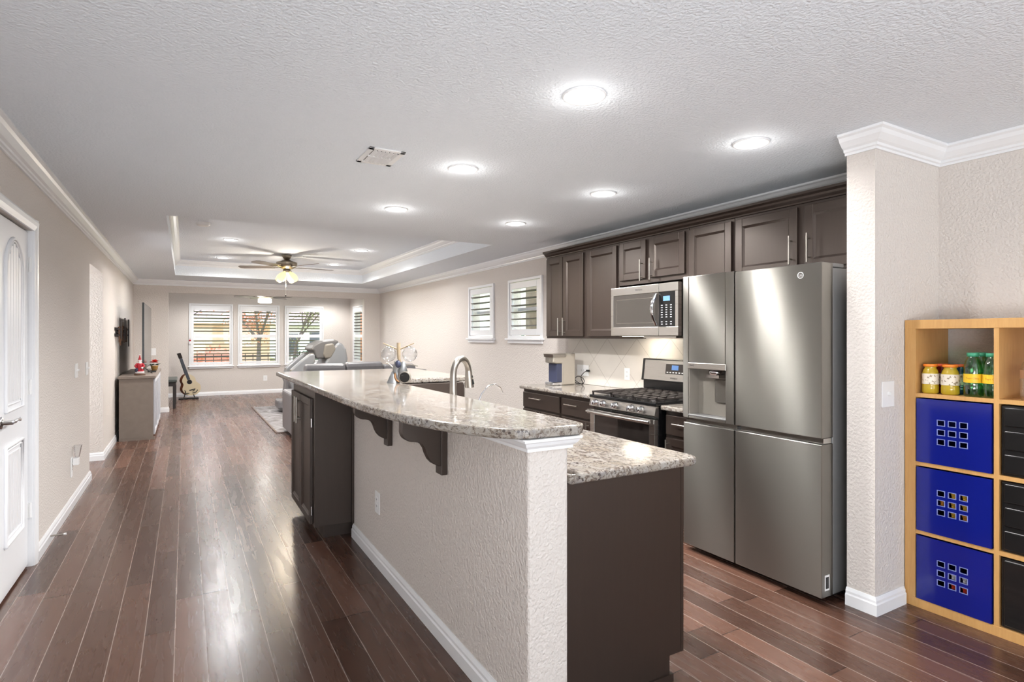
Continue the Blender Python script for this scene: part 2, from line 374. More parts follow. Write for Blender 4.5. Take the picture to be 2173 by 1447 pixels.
# ---------------------------------------------------------------- shutter windows
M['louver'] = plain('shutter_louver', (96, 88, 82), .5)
M['sash'] = plain('grey_window_sash', (205, 208, 214), .4)
def shutter(n, F, u0, u1, z0, z1, a0, a1, b0, b1, nsl, mid=None, depth=.12, sgn=1, tilt=.009):
    """u0..z1 trim outline; a0..b1 louvre field"""
    t = MB()
    fw = .035
    for (p, q, r_, s_) in ((u0, z0, u0+fw, z1), (u1-fw, z0, u1, z1), (u0+fw, z1-fw, u1-fw, z1), (u0+fw, z0, u1-fw, z0+fw)):
        fbox(t, F, p, 0, q, r_, .028, s_)
    win = struct(t.build('window_%d' % n, 'trim', bevel=.004))
    s = MB()
    g = .006
    for (p, q, r_, s_) in ((u0+fw+g, z0+fw+g, a0, z1-fw-g), (a1, z0+fw+g, u1-fw-g, z1-fw-g), (a0, b1, a1, z1-fw-g), (a0, z0+fw+g, a1, b0)):
        fbox(s, F, p, -.012, q, r_, .016, s_)
    if mid: fbox(s, F, a0, -.012, mid-.035, a1, .012, mid+.035)
    s.build('shutter_panel', 'trim', win, bevel=.003)
    l = MB()
    sp = (b1-b0)/nsl
    for k in range(nsl):
        z = b0+sp*(k+.5)
        if mid and abs(z-mid) < .045: continue
        A = [F(a0, -.032, z-.004-tilt), F(a0, .03, z-.004+tilt), F(a0, .03, z+.004+tilt), F(a0, -.032, z+.004-tilt)]
        Bq = [F(a1, -.032, z-.004-tilt), F(a1, .03, z-.004+tilt), F(a1, .03, z+.004+tilt), F(a1, -.032, z+.004-tilt)]
        l.add(A+Bq, [(0, 1, 2, 3), (7, 6, 5, 4), (0, 4, 5, 1), (1, 5, 6, 2), (2, 6, 7, 3), (3, 7, 4, 0)])
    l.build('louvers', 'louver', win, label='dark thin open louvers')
    p = MB(); fbox(p, F, a0-.03, -depth, b0-.03, a1+.03, -depth-.006, b1+.03); p.build('window_pane', 'pane', win)
    sa = MB()
    fbox(sa, F, a0-.03, -depth+.03, (b0+b1)/2-.02, a1+.03, -depth, (b0+b1)/2+.02)
    sa.build('sash_rail', 'sash', win)
    si = MB(); fbox(si, F, u0-.025, 0, z0-.022, u1+.025, .06, z0); fbox(si, F, u0, 0, z0-.062, u1, .03, z0-.022)
    si.build('window_sill', 'trim', win, bevel=.004)
    h = MB()
    for z in (z0+.25, z1-.25): fbox(h, F, u0+fw-.006, .016, z-.035, u0+fw+.012, .032, z+.035)
    h.build('shutter_hinge', 'plate', win)
    return win
for i, ((u0, u1), (a0, a1)) in enumerate(zip([(.085, 1.0), (1.112, 2.045), (2.166, 3.102)], [(.181, .925), (1.205, 1.958), (2.266, 3.008)])):
    shutter(i+1, FY(15.2), u0, u1, .70, 2.16, a0, a1, .79, 2.01, 16, mid=1.40)
shutter(4, FX(3.79), 13.86, 14.84, .70, 2.16, 13.98, 14.72, .79, 2.01, 16, mid=1.40)
shutter(5, FX(3.70), 6.93, 7.72, 1.366, 2.122, 7.05, 7.625, 1.482, 2.0, 6, tilt=.004)
shutter(6, FX(3.70), 5.70, 6.52, 1.366, 2.122, 5.83, 6.43, 1.482, 2.0, 6, tilt=.004)

# ---------------------------------------------------------------- closet door on the left (two leaves)
def leaf(y0, y1, n, parent=None):
    F = FX(-.822, 1); d = MB(); fbox(d, F, y0, 0, .015, y1, -.036, 2.02)
    o = d.build('door_%d' % n, 'door', bevel=.003); struct(o)
    m = MB(); ym = (y0+y1)/2; hw = (y1-y0)/2-.145
    def outline(zb, zt, rise, off, N=14):
        pts = [F(ym-hw+off, .004, zb+off), F(ym-hw+off, .004, zt)]
        for k in range(1, N): a = k/N; pts.append(F(ym-hw+off+(2*hw-2*off)*a, .004, zt+rise*sin(pi*a)**.75))
        pts += [F(ym+hw-off, .004, zt), F(ym+hw-off, .004, zb+off), F(ym-hw+off, .004, zb+off)]
        return pts
    for off, r in ((0, .011), (.032, .006)):
        m.tube(outline(.99, 1.80-off*.5, .13, off), r, 8); 
        m.tube(outline(.28, .80-off*.6, .0, off), r, 8)
    m.build('panel_molding', 'door', o)
    b = MB(); nb = 5; w_ = (2*hw-.09)/nb
    for k in range(nb):
        ya = ym-hw+.045+k*w_; q = (k+.5)/nb
        fbox(b, F, ya+.004, -.002, 1.035, ya+w_-.004, .006, 1.79+.115*sin(pi*q)**.75)
        fbox(b, F, ya+.004, -.002, .325, ya+w_-.004, .006, .755)
    b.build('beadboard_panel', 'door', o, bevel=.002)
    return o
d1 = leaf(3.78, 4.442, 1); d2 = leaf(3.11, 3.774, 2)
hd = MB(); hd.lathe((-.822, 3.845, .945), [(.0, .0), (.034, .0), (.034, .006), (.026, .012), (.012, .014), (.011, .05), (0, .05)], 20, 'x')
hd.tube([(-.775, 3.845, .945), (-.768, 3.87, .947), (-.768, 3.91, .951), (-.766, 3.96, .944), (-.768, 3.985, .952)], [.012, .01, .008, .008, .006], 10)
hd.build('door_handle', 'chrome', d1, label='chrome lever handle')
for z in (.34, 1.085, 1.825):
    h = MB(); h.cyl((-.812, 4.447, z-.045), (-.812, 4.447, z+.045), .008, 10); h.box(-.822, 4.43, z-.045, -.818, 4.447, z+.045)
    h.build('hinge', 'plate', d1)
CA = [(0, 0), (.07, 0), (.07, .012), (.055, .02), (.03, .018), (.012, .012), (0, .01)]
k = MB()
for (a, b) in ((4.45, 1), (2.93, -1)):
    k.prism([(-.80+q, a+b*p) for p, q in CA], 0, 2.03+.07, 'xy')
k.prism([(-.80+q, 2.03+p) for p, q in CA], 2.86, 4.52, 'xz')
k.box(-.95, 4.445, 0, -.80, 4.46, 2.03).box(-.95, 2.92, 0, -.80, 2.935, 2.03)
struct(k.build('trim_5', 'trim'))

# ---------------------------------------------------------------- downlights, vent, smoke detector
def downlight(x, y, z, label, group, r=.094, power=56):
    t = thing('recessed_ceiling_light', label, 'ceiling light', (x, y, z), group)
    MB().lathe((x, y, z), [(r, 0), (r, -.004), (r*.97, -.008), (r*.88, -.008), (r*.82, -.002), (r*.82, 0)], 32).build('trim_ring', 'trim', t)
    MB().lathe((x, y, z), [(r*.83, -.002), (r*.7, -.010), (r*.4, -.014), (0, -.015)], 32).build('lens', 'lens', t)
    lamp('downlight_glow', 'POINT', (x, y, z-.075), .4, (1, .97, .92), shadow_soft_size=.05)
    lamp('downlight_lamp', 'SPOT', (x, y, z-.03), power, (1, .985, .97), shadow_soft_size=.07, spot_size=R(165), spot_blend=.6)
    return t
KL = [(1.487, 1.97, 'largest round ceiling light in view, above the near end of the island'),
      (1.487, 3.20, 'round ceiling light right of the square air vent'),
      (1.487, 4.48, 'round ceiling light over the far end of the island, beyond the vent'),
      (2.625, 2.01, 'round ceiling light in front of the refrigerator cabinets'),
      (2.625, 3.25, 'round ceiling light in front of the cabinets above the microwave'),
      (2.625, 4.51, 'farthest round ceiling light of the row beside the upper cabinets')]
for x, y, l in KL: downlight(x, y, CE, l, 'recessed lights in the kitchen ceiling', power=11 if 'refrigerator' in l else 56)
for x, y in ((.4, 13.0), (2.7, 13.0), (.4, 14.2), (3.1, 14.5)): lamp('alcove_ceiling_lamp', 'SPOT', (x, y, CE-.03), 26, (1, .985, .97), shadow_soft_size=.07, spot_size=R(165), spot_blend=.6)
for x, y, l in [(.53, 8.45, 'round light in the raised ceiling, left and in front of the fan'), (.54, 10.45, 'round light in the raised ceiling, left of and behind the fan'),
                (2.30, 8.55, 'round light in the raised ceiling, right and in front of the fan'), (2.32, 10.45, 'round light in the raised ceiling, right of and behind the fan blades')]:
    downlight(x, y, TZ, l, 'recessed lights in the raised ceiling')
v = thing('air_vent', 'square white louvered air vent in the kitchen ceiling', 'vent', (.975, 3.22, CE))
m = MB()
x0, x1, y0, y1 = .872, 1.078, 3.075, 3.365
for a in ((x0, y0, x1, y0+.03), (x0, y1-.03, x1, y1), (x0, y0, x0+.03, y1), (x1-.03, y0, x1, y1)): m.box(a[0], a[1], CE-.008, a[2], a[3], CE)
m.build('vent_frame', 'plate', v, bevel=.002)
m = MB(); m.box(x0+.03, y0+.03, CE-.0015, x1-.03, y1-.03, CE-.0005); m.build('vent_backing', 'slot', v)
m = MB()
for r_ in (0, 1):
    for k in range(6):
        xa = x0+.038+k*.023; ya = y0+.034+r_*.115
        m.prism([(xa, CE-.002), (xa+.016, CE-.014), (xa+.018, CE-.013), (xa+.003, CE-.001)], ya, ya+.107, 'xz')
m.box(x0+.03, (y0+y1)/2-.004, CE-.01, x1-.03, (y0+y1)/2+.004, CE-.001)
m.build('vent_louvers', 'plate', v)
s = MB().lathe((.18, 7.35, TZ), [(.075, 0), (.075, -.02), (.06, -.036), (.02, -.04), (0, -.04)], 28); s.build('smoke_detector', 'plate')
tag(bpy.data.objects['smoke_detector'], 'white round smoke detector on the raised ceiling', 'smoke detector')

# ---------------------------------------------------------------- wall plates
def plate(name, label, cat, F, u, z, w_, h_, kind='rocker', n=1, group=None):
    p = F(u, 0, z); t = thing(name, label, cat, p, group)
    m = MB(); fbox(m, F, u-w_/2, 0, z-h_/2, u+w_/2, .006, z+h_/2); m.build('cover_plate', 'plate', t, bevel=.002)
    for i in range(n):
        uc = u+(i-(n-1)/2)*.046
        if kind == 'rocker':
            m = MB(); fbox(m, F, uc-.016, .004, z-.033, uc+.016, .010, z+.033); m.build('rocker', 'plate', t, bevel=.002)
        elif kind == 'toggle':
            m = MB(); fbox(m, F, uc-.005, .004, z-.004, uc+.005, .02, z+.012); m.build('toggle', 'plate', t, bevel=.001)
        elif kind == 'outlet':
            m = MB()
            for q in (-.02, .02):
                if w_ > h_: fbox(m, F, uc+q-.014, .004, z-.016, uc+q+.014, .008, z+.016)
                else: fbox(m, F, uc-.016, .004, z+q-.014, uc+.016, .008, z+q+.014)
                so = m.build('socket', 'plate', t); m = MB()
                for e in (-.006, .006):
                    if w_ > h_: fbox(m, F, uc+q-.005, .0075, z+e-.0012, uc+q+.005, .0086, z+e+.0012)
                    else: fbox(m, F, uc+e-.0012, .0075, z+q-.005, uc+e+.0012, .0086, z+q+.005)
                m.build('socket_slots', 'slot', so); m = MB()
    return t
XL = FX(-.80, 1)
plate('light_switch', 'white double light switch on the left wall, nearer one', 'light switch', XL, 6.04, 1.10, .13, .12, 'toggle', 2, 'switches on the left wall')
plate('light_switch', 'white double light switch beside the hallway opening', 'light switch', XL, 6.64, 1.09, .13, .12, 'toggle', 2, 'switches on the left wall')
plate('light_switch', 'white light switch on the far wall behind the television', 'light switch', FY(12.27), -.50, 1.11, .09, .13, 'rocker')
plate('light_switch', 'white double light switch between refrigerator and oak shelf', 'light switch', FY(1.57), 3.103, 1.097, .112, .13, 'toggle', 1)
plate('wall_outlet', 'white outlet low on the alcove wall under the middle window', 'outlet', FY(15.2), 1.72, .37, .09, .13, 'outlet')
plate('wall_outlet', 'white outlet on the beige side of the island', 'outlet', FX(1.02), 3.42, .38, .085, .13, 'outlet')
plate('wall_outlet', 'white double outlet on tiles right of the coffee maker', 'outlet', FX(3.685), 4.90, 1.03, .20, .115, 'outlet', 1)
plate('wall_outlet', 'white outlet on tiles left of the stove back panel', 'outlet', FX(3.685), 4.20, 1.03, .075, .115, 'outlet', 1)
plate('wall_outlet', 'white outlet low on the left wall holding a night light', 'outlet', XL, 5.80, .33, .075, .16, 'outlet')
t = thing('night_light', 'clear plug-in night light in the low outlet on left wall', 'night light', (-.79, 5.83, .37))
MB().box(-.792, 5.80, .34, -.752, 5.86, .40).build('plug_body', 'plate', t, bevel=.006)
MB().prism([(-.778, .402), (-.752, .402), (-.735, .50), (-.785, .50)], 5.795, 5.865, 'xz').build('diffuser', 'clear', t)
t = thing('door_stop', 'metal spring door stop with white tip on the left baseboard', 'door stop', (-.783, 4.87, .045))
MB().cyl((-.783, 4.87, .05), (-.71, 4.87, .05), .0055, 12).build('spring', 'nickel', t)
MB().cyl((-.712, 4.87, .05), (-.697, 4.87, .05), .008, 12).build('rubber_tip', 'plate', t)
# ---------------------------------------------------------------- kitchen cabinets
def shaker(name, F, u0, u1, z0, z1, parent, t=.02, fr=.055):
    m = MB()
    fbox(m, F, u0, 0, z0, u0+fr, t, z1); fbox(m, F, u1-fr, 0, z0, u1, t, z1)
    fbox(m, F, u0+fr, 0, z0, u1-fr, t, z0+fr); fbox(m, F, u0+fr, 0, z1-fr, u1-fr, t, z1)
    fbox(m, F, u0+fr, 0, z0+fr, u1-fr, t*.4, z1-fr)
    a = [F(u0+fr, t*.85, z0+fr), F(u1-fr, t*.85, z0+fr), F(u1-fr, t*.85, z1-fr), F(u0+fr, t*.85, z1-fr)]
    e = .013
    b = [F(u0+fr+e, t*.4, z0+fr+e), F(u1-fr-e, t*.4, z0+fr+e), F(u1-fr-e, t*.4, z1-fr-e), F(u0+fr+e, t*.4, z1-fr-e)]
    m.add(a+b, [(i, (i+1) % 4, 4+(i+1) % 4, 4+i) for i in range(4)])
    return m.build(name, 'espresso', parent, bevel=.0025)
def drawer(F, u0, u1, z0, z1, parent):
    m = MB(); fbox(m, F, u0, 0, z0, u1, .02, z1); return m.build('drawer', 'espresso', parent, bevel=.004)
def pull(F, u, z, L, vert, parent, off=.02):
    m = MB()
    if vert:
        m.cyl(F(u, off+.032, z-L/2), F(u, off+.032, z+L/2), .006, 12)
        for q in (-.32, .32): m.cyl(F(u, off, z+q*L), F(u, off+.032, z+q*L), .0045, 8)
    else:
        m.cyl(F(u-L/2, off+.032, z), F(u+L/2, off+.032, z), .006, 12)
        for q in (-.32, .32): m.cyl(F(u+q*L, off, z), F(u+q*L, off+.032, z), .0045, 8)
    return m.build('handle', 'nickel', parent, label='brushed nickel bar handle')
def carcass(label, x0, y0, z0, x1, y1, z1, group=None, cat='cabinet', name='upper_cabinet', kick=None):
    t = thing(name, label, cat, ((x0+x1)/2, (y0+y1)/2, z0 if kick is None else 0), group)
    m = MB().box(x0, y0, z0, x1, y1, z1); m.build('body', 'espresso', t, bevel=.002)
    if kick: MB().box(*kick).build('toe_kick', 'espresso', t)
    return t
UF = FX(3.38); G = 'wall cabinets in a row along the kitchen wall'
UT = 2.228
t = carcass('tall two-door dark brown wall cabinet at the far left end, beside window', 3.38, 4.445, 1.37, 3.698, 5.14, UT, G)
d = shaker('door', UF, 4.825, 5.12, 1.392, 2.208, t); pull(UF, 4.86, 1.49, .18, True, d)
d = shaker('door', UF, 4.475, 4.812, 1.392, 2.208, t); pull(UF, 4.775, 1.49, .18, True, d)
t = carcass('tall single-door dark brown wall cabinet left of the microwave', 3.38, 3.957, 1.37, 3.698, 4.443, UT, G)
d = shaker('door', UF, 3.98, 4.41, 1.392, 2.208, t)
t = carcass('short two-door dark brown wall cabinet above the microwave', 3.38, 3.145, 1.84, 3.698, 3.955, UT, G)
d = shaker('door', UF, 3.605, 3.935, 1.882, 2.208, t); pull(UF, 3.64, 1.95, .18, True, d)
d = shaker('door', UF, 3.175, 3.56, 1.882, 2.208, t); pull(UF, 3.525, 1.95, .18, True, d)
t = carcass('single-door dark brown wall cabinet right of microwave, half behind refrigerator', 3.38, 2.722, 1.37, 3.698, 3.14, UT, G)
d = shaker('door', UF, 2.737, 3.13, 1.392, 2.208, t)
t = carcass('wide two-door dark brown wall cabinet above the refrigerator', 3.38, 1.715, 1.795, 3.698, 2.72, UT, G)
d = shaker('door', UF, 2.235, 2.70, 1.815, 2.208, t); pull(UF, 2.27, 1.94, .18, True, d)
d = shaker('door', UF, 1.735, 2.185, 1.815, 2.208, t); pull(UF, 2.15, 1.94, .18, True, d)
CC = [(-.3, 0), (.008, 0), (.010, .010), (.028, .024), (.034, .036), (.054, .046), (.054, .062), (-.3, .062)]
m = MB().molding([(3.38, 1.715), (3.38, 5.14)], CC, 2.229); o = m.build('cabinet_crown', 'espresso')
tag(o, 'dark brown crown molding running along the wall cabinet tops', 'molding')

BF = FX(3.08); GB = 'base cabinets along the kitchen wall'
def base(label, y0, y1): return carcass(label, 3.08, y0, .10, 3.69, y1, .848, GB, 'cabinet', 'base_cabinet', (3.15, y0+.002, 0, 3.69, y1-.002, .10))
t = base('dark base cabinet under the coffee maker, at the counter end', 4.427, 5.12)
d = drawer(BF, 4.445, 5.105, .665, .818, t); pull(BF, 4.835, .765, .20, False, d)
d = shaker('door', BF, 4.78, 5.105, .12, .645, t); pull(BF, 4.81, .56, .16, True, d)
d = shaker('door', BF, 4.445, 4.77, .12, .645, t); pull(BF, 4.74, .56, .16, True, d)
t = base('narrower dark base cabinet just left of the stove', 3.895, 4.425)
d = drawer(BF, 3.915, 4.405, .665, .818, t); pull(BF, 4.225, .765, .20, False, d)
d = shaker('door', BF, 3.915, 4.405, .12, .645, t); pull(BF, 3.99, .56, .16, True, d)
t = base('dark base cabinet between stove and refrigerator', 2.72, 3.085)
d = drawer(BF, 2.735, 3.07, .675, .818, t); pull(BF, 2.88, .76, .20, False, d)
d = shaker('door', BF, 2.735, 3.07, .12, .65, t); pull(BF, 3.04, .56, .16, True, d)
o = MB().prism([(3.03, 3.892), (3.69, 3.892), (3.69, 5.15), (3.05, 5.15), (3.03, 5.13)], .85, .885).build('countertop', 'granite', bevel=.01, seg=3)
tag(o, 'granite countertop under the coffee maker, left of the stove', 'countertop', 'granite tops on the kitchen wall')
o = MB().box(3.03, 2.715, .85, 3.69, 3.095, .885).build('countertop', 'granite', bevel=.01, seg=3)
tag(o, 'short granite countertop between stove and refrigerator', 'countertop', 'granite tops on the kitchen wall')
def tile():
    t = NT('cream_diagonal_tile'); x, y, z = t.sep(t.pos()); S = .305*math.sqrt(2)
    dy = t.math('SUBTRACT', y, 4.50-.215); dz = t.math('SUBTRACT', z, 1.155)
    a = t.math('FRACT', t.math('DIVIDE', t.math('ADD', t.math('ADD', dy, dz), 10*S), S)); b = t.math('FRACT', t.math('DIVIDE', t.math('ADD', t.math('SUBTRACT', dy, dz), 10*S), S))
    e = t.math('MINIMUM', t.math('MINIMUM', a, t.math('SUBTRACT', 1., a)), t.math('MINIMUM', b, t.math('SUBTRACT', 1., b)))
    g = t.math('LESS_THAN', e, .007)
    n = t.noise(t.pos(), 5, 3)
    P_(t, t.mix(g, t.mix(n, s2l((206, 200, 192)), s2l((220, 214, 206))), s2l((176, 168, 160))), .3)
    t.bump(t.math('SUBTRACT', 1., g), .3, .002); return t.m
M['tile'] = tile()
o = MB().box(3.685, 2.70, .887, 3.699, 5.17, 1.368).build('backsplash', 'tile')
tag(o, 'cream diagonal tile backsplash behind the stove and counter', 'backsplash')

# ---------------------------------------------------------------- island
t = thing('island_cabinet', 'dark tall two-door cabinet at the far end of the island', 'cabinet', (1.3, 4.4, 0))
B(.762, 4.0, .10, 1.84, 4.87, 1.038).build('body', 'espresso', t, bevel=.002)
B(.83, 4.07, 0, 1.78, 4.80, .10).build('toe_kick', 'espresso', t)
B(1.84, 4.005, .10, 1.865, 4.865, 1.038).build('side_panel', 'espresso', t, bevel=.003)
B(1.004, 3.975, .10, 1.019, 4.0, 1.03).build('corner_trim', 'espresso', t)
IF = FX(.762)
d = shaker('door', IF, 4.465, 4.85, .105, .965, t, fr=.05); pull(IF, 4.50, .85, .19, True, d)
d = shaker('door', IF, 4.07, 4.455, .105, .965, t, fr=.05); pull(IF, 4.42, .85, .19, True, d)
KF = FX(1.865, 1)
d = shaker('door', KF, 4.03, 4.84, .12, 1.02, t); pull(KF, 4.10, .93, .19, True, d)
for z in (.20, .80): MB().cyl((.752, 4.06, z-.03), (.752, 4.06, z+.03), .006, 10).build('hinge', 'chrome', t)
t = thing('island_cabinet', 'dark cabinet under the low granite counter, plain black-brown end panel', 'cabinet', (1.5, 2.8, 0))
B(1.19, 1.70, .10, 1.755, 3.995, .858).build('body', 'espresso', t)
B(1.19, 1.70, 0, 1.70, 3.99, .10).build('toe_kick', 'espresso', t)
MB().prism([(1.188, 0), (1.70, 0), (1.70, .10), (1.762, .10), (1.762, .858), (1.188, .858)], 1.684, 1.70, 'xz').build('end_panel', 'espresso', t)
B(1.764, 1.684, .10, 1.778, 1.72, .858).build('corner_trim', 'espresso', t)
B(1.66, 1.674, 0, 1.712, 1.70, .03).box(1.188, 1.674, 0, 1.66, 1.684, .03).build('base_trim', 'espresso', t)
EF = FX(1.757, 1)
for k in range(4):
    u = 1.73+k*.565
    d = drawer(EF, u, u+.55, .70, .84, t); pull(EF, u+.275, .77, .2, False, d)
    d = shaker('door', EF, u, u+.55, .12, .685, t); pull(EF, u+.06, .58, .16, True, d)
bar = [(.70, 5.42), (.70, 2.95), (.705, 2.74), (.715, 2.52), (.735, 2.32), (.766, 2.14), (.806, 1.97), (.86, 1.82), (.92, 1.715), (.965, 1.665), (1.01, 1.645),
       (1.205, 1.635), (1.235, 1.645), (1.26, 1.675), (1.266, 1.715), (1.266, 4.05), (1.94, 4.05), (1.955, 4.065), (1.955, 5.40), (1.94, 5.42)]
o = MB().prism(bar, 1.041, 1.077).build('bar_counter', 'granite', bevel=.012, seg=3)
tag(o, 'curved raised granite bar top on the island, glossy', 'countertop')
o = MB().prism([(1.188, 1.655), (1.80, 1.655), (1.835, 1.665), (1.85, 1.70), (1.85, 3.995), (1.188, 3.995)], .86, .896).build('island_counter', 'granite', bevel=.012, seg=3)
tag(o, 'lower granite counter on the kitchen side of the island', 'countertop')
def corbel(y, label):
    t = thing('corbel', label, 'corbel', (1.01, y, .77), 'curved brackets under the bar')
    pr = [(1.0, 1.038), (.812, 1.038), (.812, .975)]
    for k in range(9): a = k/8*pi/2; pr.append((.812+.055*(1-cos(a)), .975-.045*sin(a)))
    pr += [(.885, .926), (.905, .915), (.918, .895), (.926, .87), (.938, .845), (.956, .825), (.98, .812), (1.0, .81)]
    MB().prism(pr, y-.022, y+.022, 'xz').build('bracket', 'espresso', t, bevel=.003)
    B(.99, y-.035, .772, 1.018, y+.035, 1.038).build('back_plate', 'espresso', t, bevel=.002)
corbel(3.17, 'farther dark curved corbel under the granite bar'); corbel(2.39, 'nearer dark curved corbel under the granite bar')

# faucets behind the raised bar
t = thing('kitchen_faucet', 'tall brushed nickel gooseneck faucet with pull-down spray head', 'faucet', (1.302, 2.93, .896))
ux, uy = .80, .60
pts = [(1.302, 2.93, .90), (1.302, 2.93, 1.0), (1.302, 2.93, 1.17)]
for k in range(1, 13): a = pi*k/12*.93; r = .093; pts.append((1.302+ux*r*(1-cos(a)), 2.93+uy*r*(1-cos(a)), 1.17+r*sin(a)))
MB().tube(pts, [.027, .023]+[.0185]*(len(pts)-2), 14).lathe((1.302, 2.93, .896), [(.03, 0), (.03, .012), (.024, .016)], 20).build('neck', 'nickel', t)
e = Vector(pts[-1]); dd = Vector((ux*.10, uy*.10, -1)).normalized()
MB().tube([e, e+dd*.02, e+dd*.05, e+dd*.10], [.019, .021, .024, .028], 16).build('spray_head', 'nickel', t)
side = Vector((uy, -ux, 0)); 
q = MB(); q.tube([e+dd*.03+side*.018, e+dd*.042+side*.022], [.006, .005], 10).tube([e+dd*.052+side*.02, e+dd*.082+side*.026], [.008, .008], 10); q.build('spray_button', 'rubber', t)
MB().tube([(1.302, 2.93, .98), (1.34, 2.92, 1.0), (1.38, 2.90, 1.03)], [.009, .006, .005], 10).build('lever', 'nickel', t)
t = thing('water_faucet', 'thin chrome filtered water faucet beside the gooseneck faucet', 'faucet', (1.27, 2.57, .896))
pts = [(1.27, 2.57, .896), (1.27, 2.57, 1.0), (1.275, 2.57, 1.05), (1.30, 2.575, 1.10), (1.34, 2.58, 1.138), (1.38, 2.585, 1.145), (1.415, 2.59, 1.125), (1.43, 2.592, 1.098)]
MB().tube(pts, .0042, 10).build('spout', 'chrome', t); MB().lathe((1.27, 2.57, .896), [(.02, 0), (.02, .01), (.012, .02), (.012, .05), (.006, .055)], 16).build('faucet_base', 'chrome', t)

# ---------------------------------------------------------------- refrigerator
t = thing('refrigerator', 'large four-door stainless steel refrigerator with ice and water dispenser', 'refrigerator', (3.2, 2.22, 0))
B(2.955, 1.765, .03, 3.68, 2.685, 1.755).build('body', 'fridge_side', t, bevel=.006, label='grey painted cabinet')
B(3.02, 1.80, 0, 3.6, 2.65, .03).build('base_grille', 'rubber', t)
ff = FX(2.84)
def fdoor(y0, y1, z0, z1, hole=None, name='door'):
    m = MB()
    if hole:
        a, b, c_, d_ = hole
        m.box(2.84, y0, z0, 2.94, a, z1).box(2.84, b, z0, 2.94, y1, z1).box(2.84, a, z0, 2.94, b, c_).box(2.84, a, d_, 2.94, b, z1)
    else: m.box(2.84, y0, z0, 2.94, y1, z1)
    return m.build(name, 'fridge', t, bevel=.004)
du = fdoor(2.292, 2.695, .862, 1.78, (2.355, 2.645, .885, 1.215))
fdoor(1.752, 2.284, .862, 1.775)
fdoor(2.292, 2.69, .04, .832); fdoor(1.752, 2.284, .04, .832)
B(2.862, 1.757, .834, 2.93, 2.685, .86).build('grip_channel', 'steel', t)
B(2.85, 2.262, .838, 2.862, 2.278, .858).build('latch', 'slot', t)
for y in (1.765, ): 
    B(2.90, 1.765, 1.757, 3.06, 1.85, 1.778).build('hinge_cover', 'fridge_side', t, bevel=.004)
m = MB().box(2.93, 2.355, .885, 2.938, 2.645, 1.215); m.build('dispenser_recess', 'recess', du)
# recess walls
m = MB().box(2.842, 2.640, .889, 2.93, 2.645, 1.215).box(2.842, 2.355, 1.205, 2.93, 2.64, 1.215); m.build('recess_side', 'recess', du)
B(2.836, 2.352, 1.182, 2.85, 2.648, 1.222).build('dispenser_panel', 'steel', du, bevel=.003)
m = MB().lathe((2.895, 2.47, 1.15), [(0, 0), (.045, 0), (.045, .03), (0, .03)], 20); m.box(2.86, 2.42, 1.132, 2.93, 2.52, 1.15); m.build('ice_chute', 'chrome', du)
B(2.915, 2.405, .975, 2.925, 2.50, 1.12).build('dispenser_paddle', 'fridge', du, bevel=.004)
B(2.838, 2.352, .878, 2.93, 2.648, .889).build('drip_tray', 'fridge_side', du, bevel=.003)
lf = lambda x, y, u, z: (2.8385, u-x, z+y)
m = MB().text('LG', .03, lambda x, y: lf(x, y, 1.835, 1.715)); m.build('logo_lettering', 'plate', t)
m = MB().tube([(2.8385, 1.868+.016*cos(a), 1.715+.016*sin(a)) for a in [k*pi/10 for k in range(21)]], .0018, 6).text('LG', .018, lambda x, y: lf(x, y, 1.868, 1.715)); m.build('round_logo', 'plate', t)
bpy.data.objects.remove(bpy.data.objects['logo_lettering'])
MB().text('ThinQ', .014, lambda x, y: lf(x, y, 2.615, 1.205)).build('panel_lettering', 'slot', t).location.x = -.0035
m = MB().box(2.865, 1.7505, .075, 2.905, 1.752, .155); m.build('energy_sticker', 'plate', t, label='white sticker')
B(2.872, 1.7495, .085, 2.898, 1.7508, .145).build('sticker_print', 'slot', t)

# ---------------------------------------------------------------- microwave
t = thing('microwave', 'stainless over-the-range microwave with curved handle', 'microwave', (3.47, 3.52, 1.39))
B(3.285, 3.155, 1.392, 3.68, 3.905, 1.80).build('body', 'black', t, bevel=.003, label='black casing')
m = MB(); mf = FX(3.285); mf_ = lambda *a: fbox(m, mf, *a)
mf_(3.335, 0, 1.396, 3.912, .04, 1.468); mf_(3.335, 0, 1.74, 3.912, .04, 1.808); mf_(3.882, 0, 1.468, 3.912, .04, 1.74)
dm = m.build('door', 'steel', t, bevel=.003)
m = MB(); fbox(m, mf, 3.335, 0, 1.468, 3.882, .036, 1.74); m.build('door_glass', 'mwglass', dm)
m = MB(); 
for (a, b, c_, d_) in ((3.40, 1.50, 3.845, 1.503), (3.40, 1.70, 3.845, 1.703), (3.40, 1.50, 3.403, 1.703), (3.842, 1.50, 3.845, 1.703)): fbox(m, mf, a, .0355, b, c_, .0368, d_)
m.build('window_outline', 'nickel', dm)
m = MB(); fbox(m, mf, 3.128, 0, 1.396, 3.331, .04, 1.468); fbox(m, mf, 3.128, 0, 1.74, 3.331, .04, 1.808); fbox(m, mf, 3.128, 0, 1.468, 3.158, .04, 1.74); m.build('control_frame', 'steel', t, bevel=.003)
m = MB(); fbox(m, mf, 3.158, 0, 1.468, 3.331, .036, 1.74); cp = m.build('control_panel', 'black', t)
m = MB()
for r_ in range(9):
    for c_ in range(3):
        if r_ == 6: continue
        u = 3.30-c_*.048; z = 1.635-r_*.0185; fbox(m, mf, u-.008, .0355, z-.0025, u+.008, .0372, z+.0025)
m.build('keypad', 'plate', cp)
m = MB(); fbox(m, mf, 3.215, .0355, 1.668, 3.285, .0375, 1.706); m.build('display', 'lcd', cp)
pts = [(3.245-.012-.045*sin(pi*k/12), 3.352, 1.482+.245*k/12) for k in range(13)]
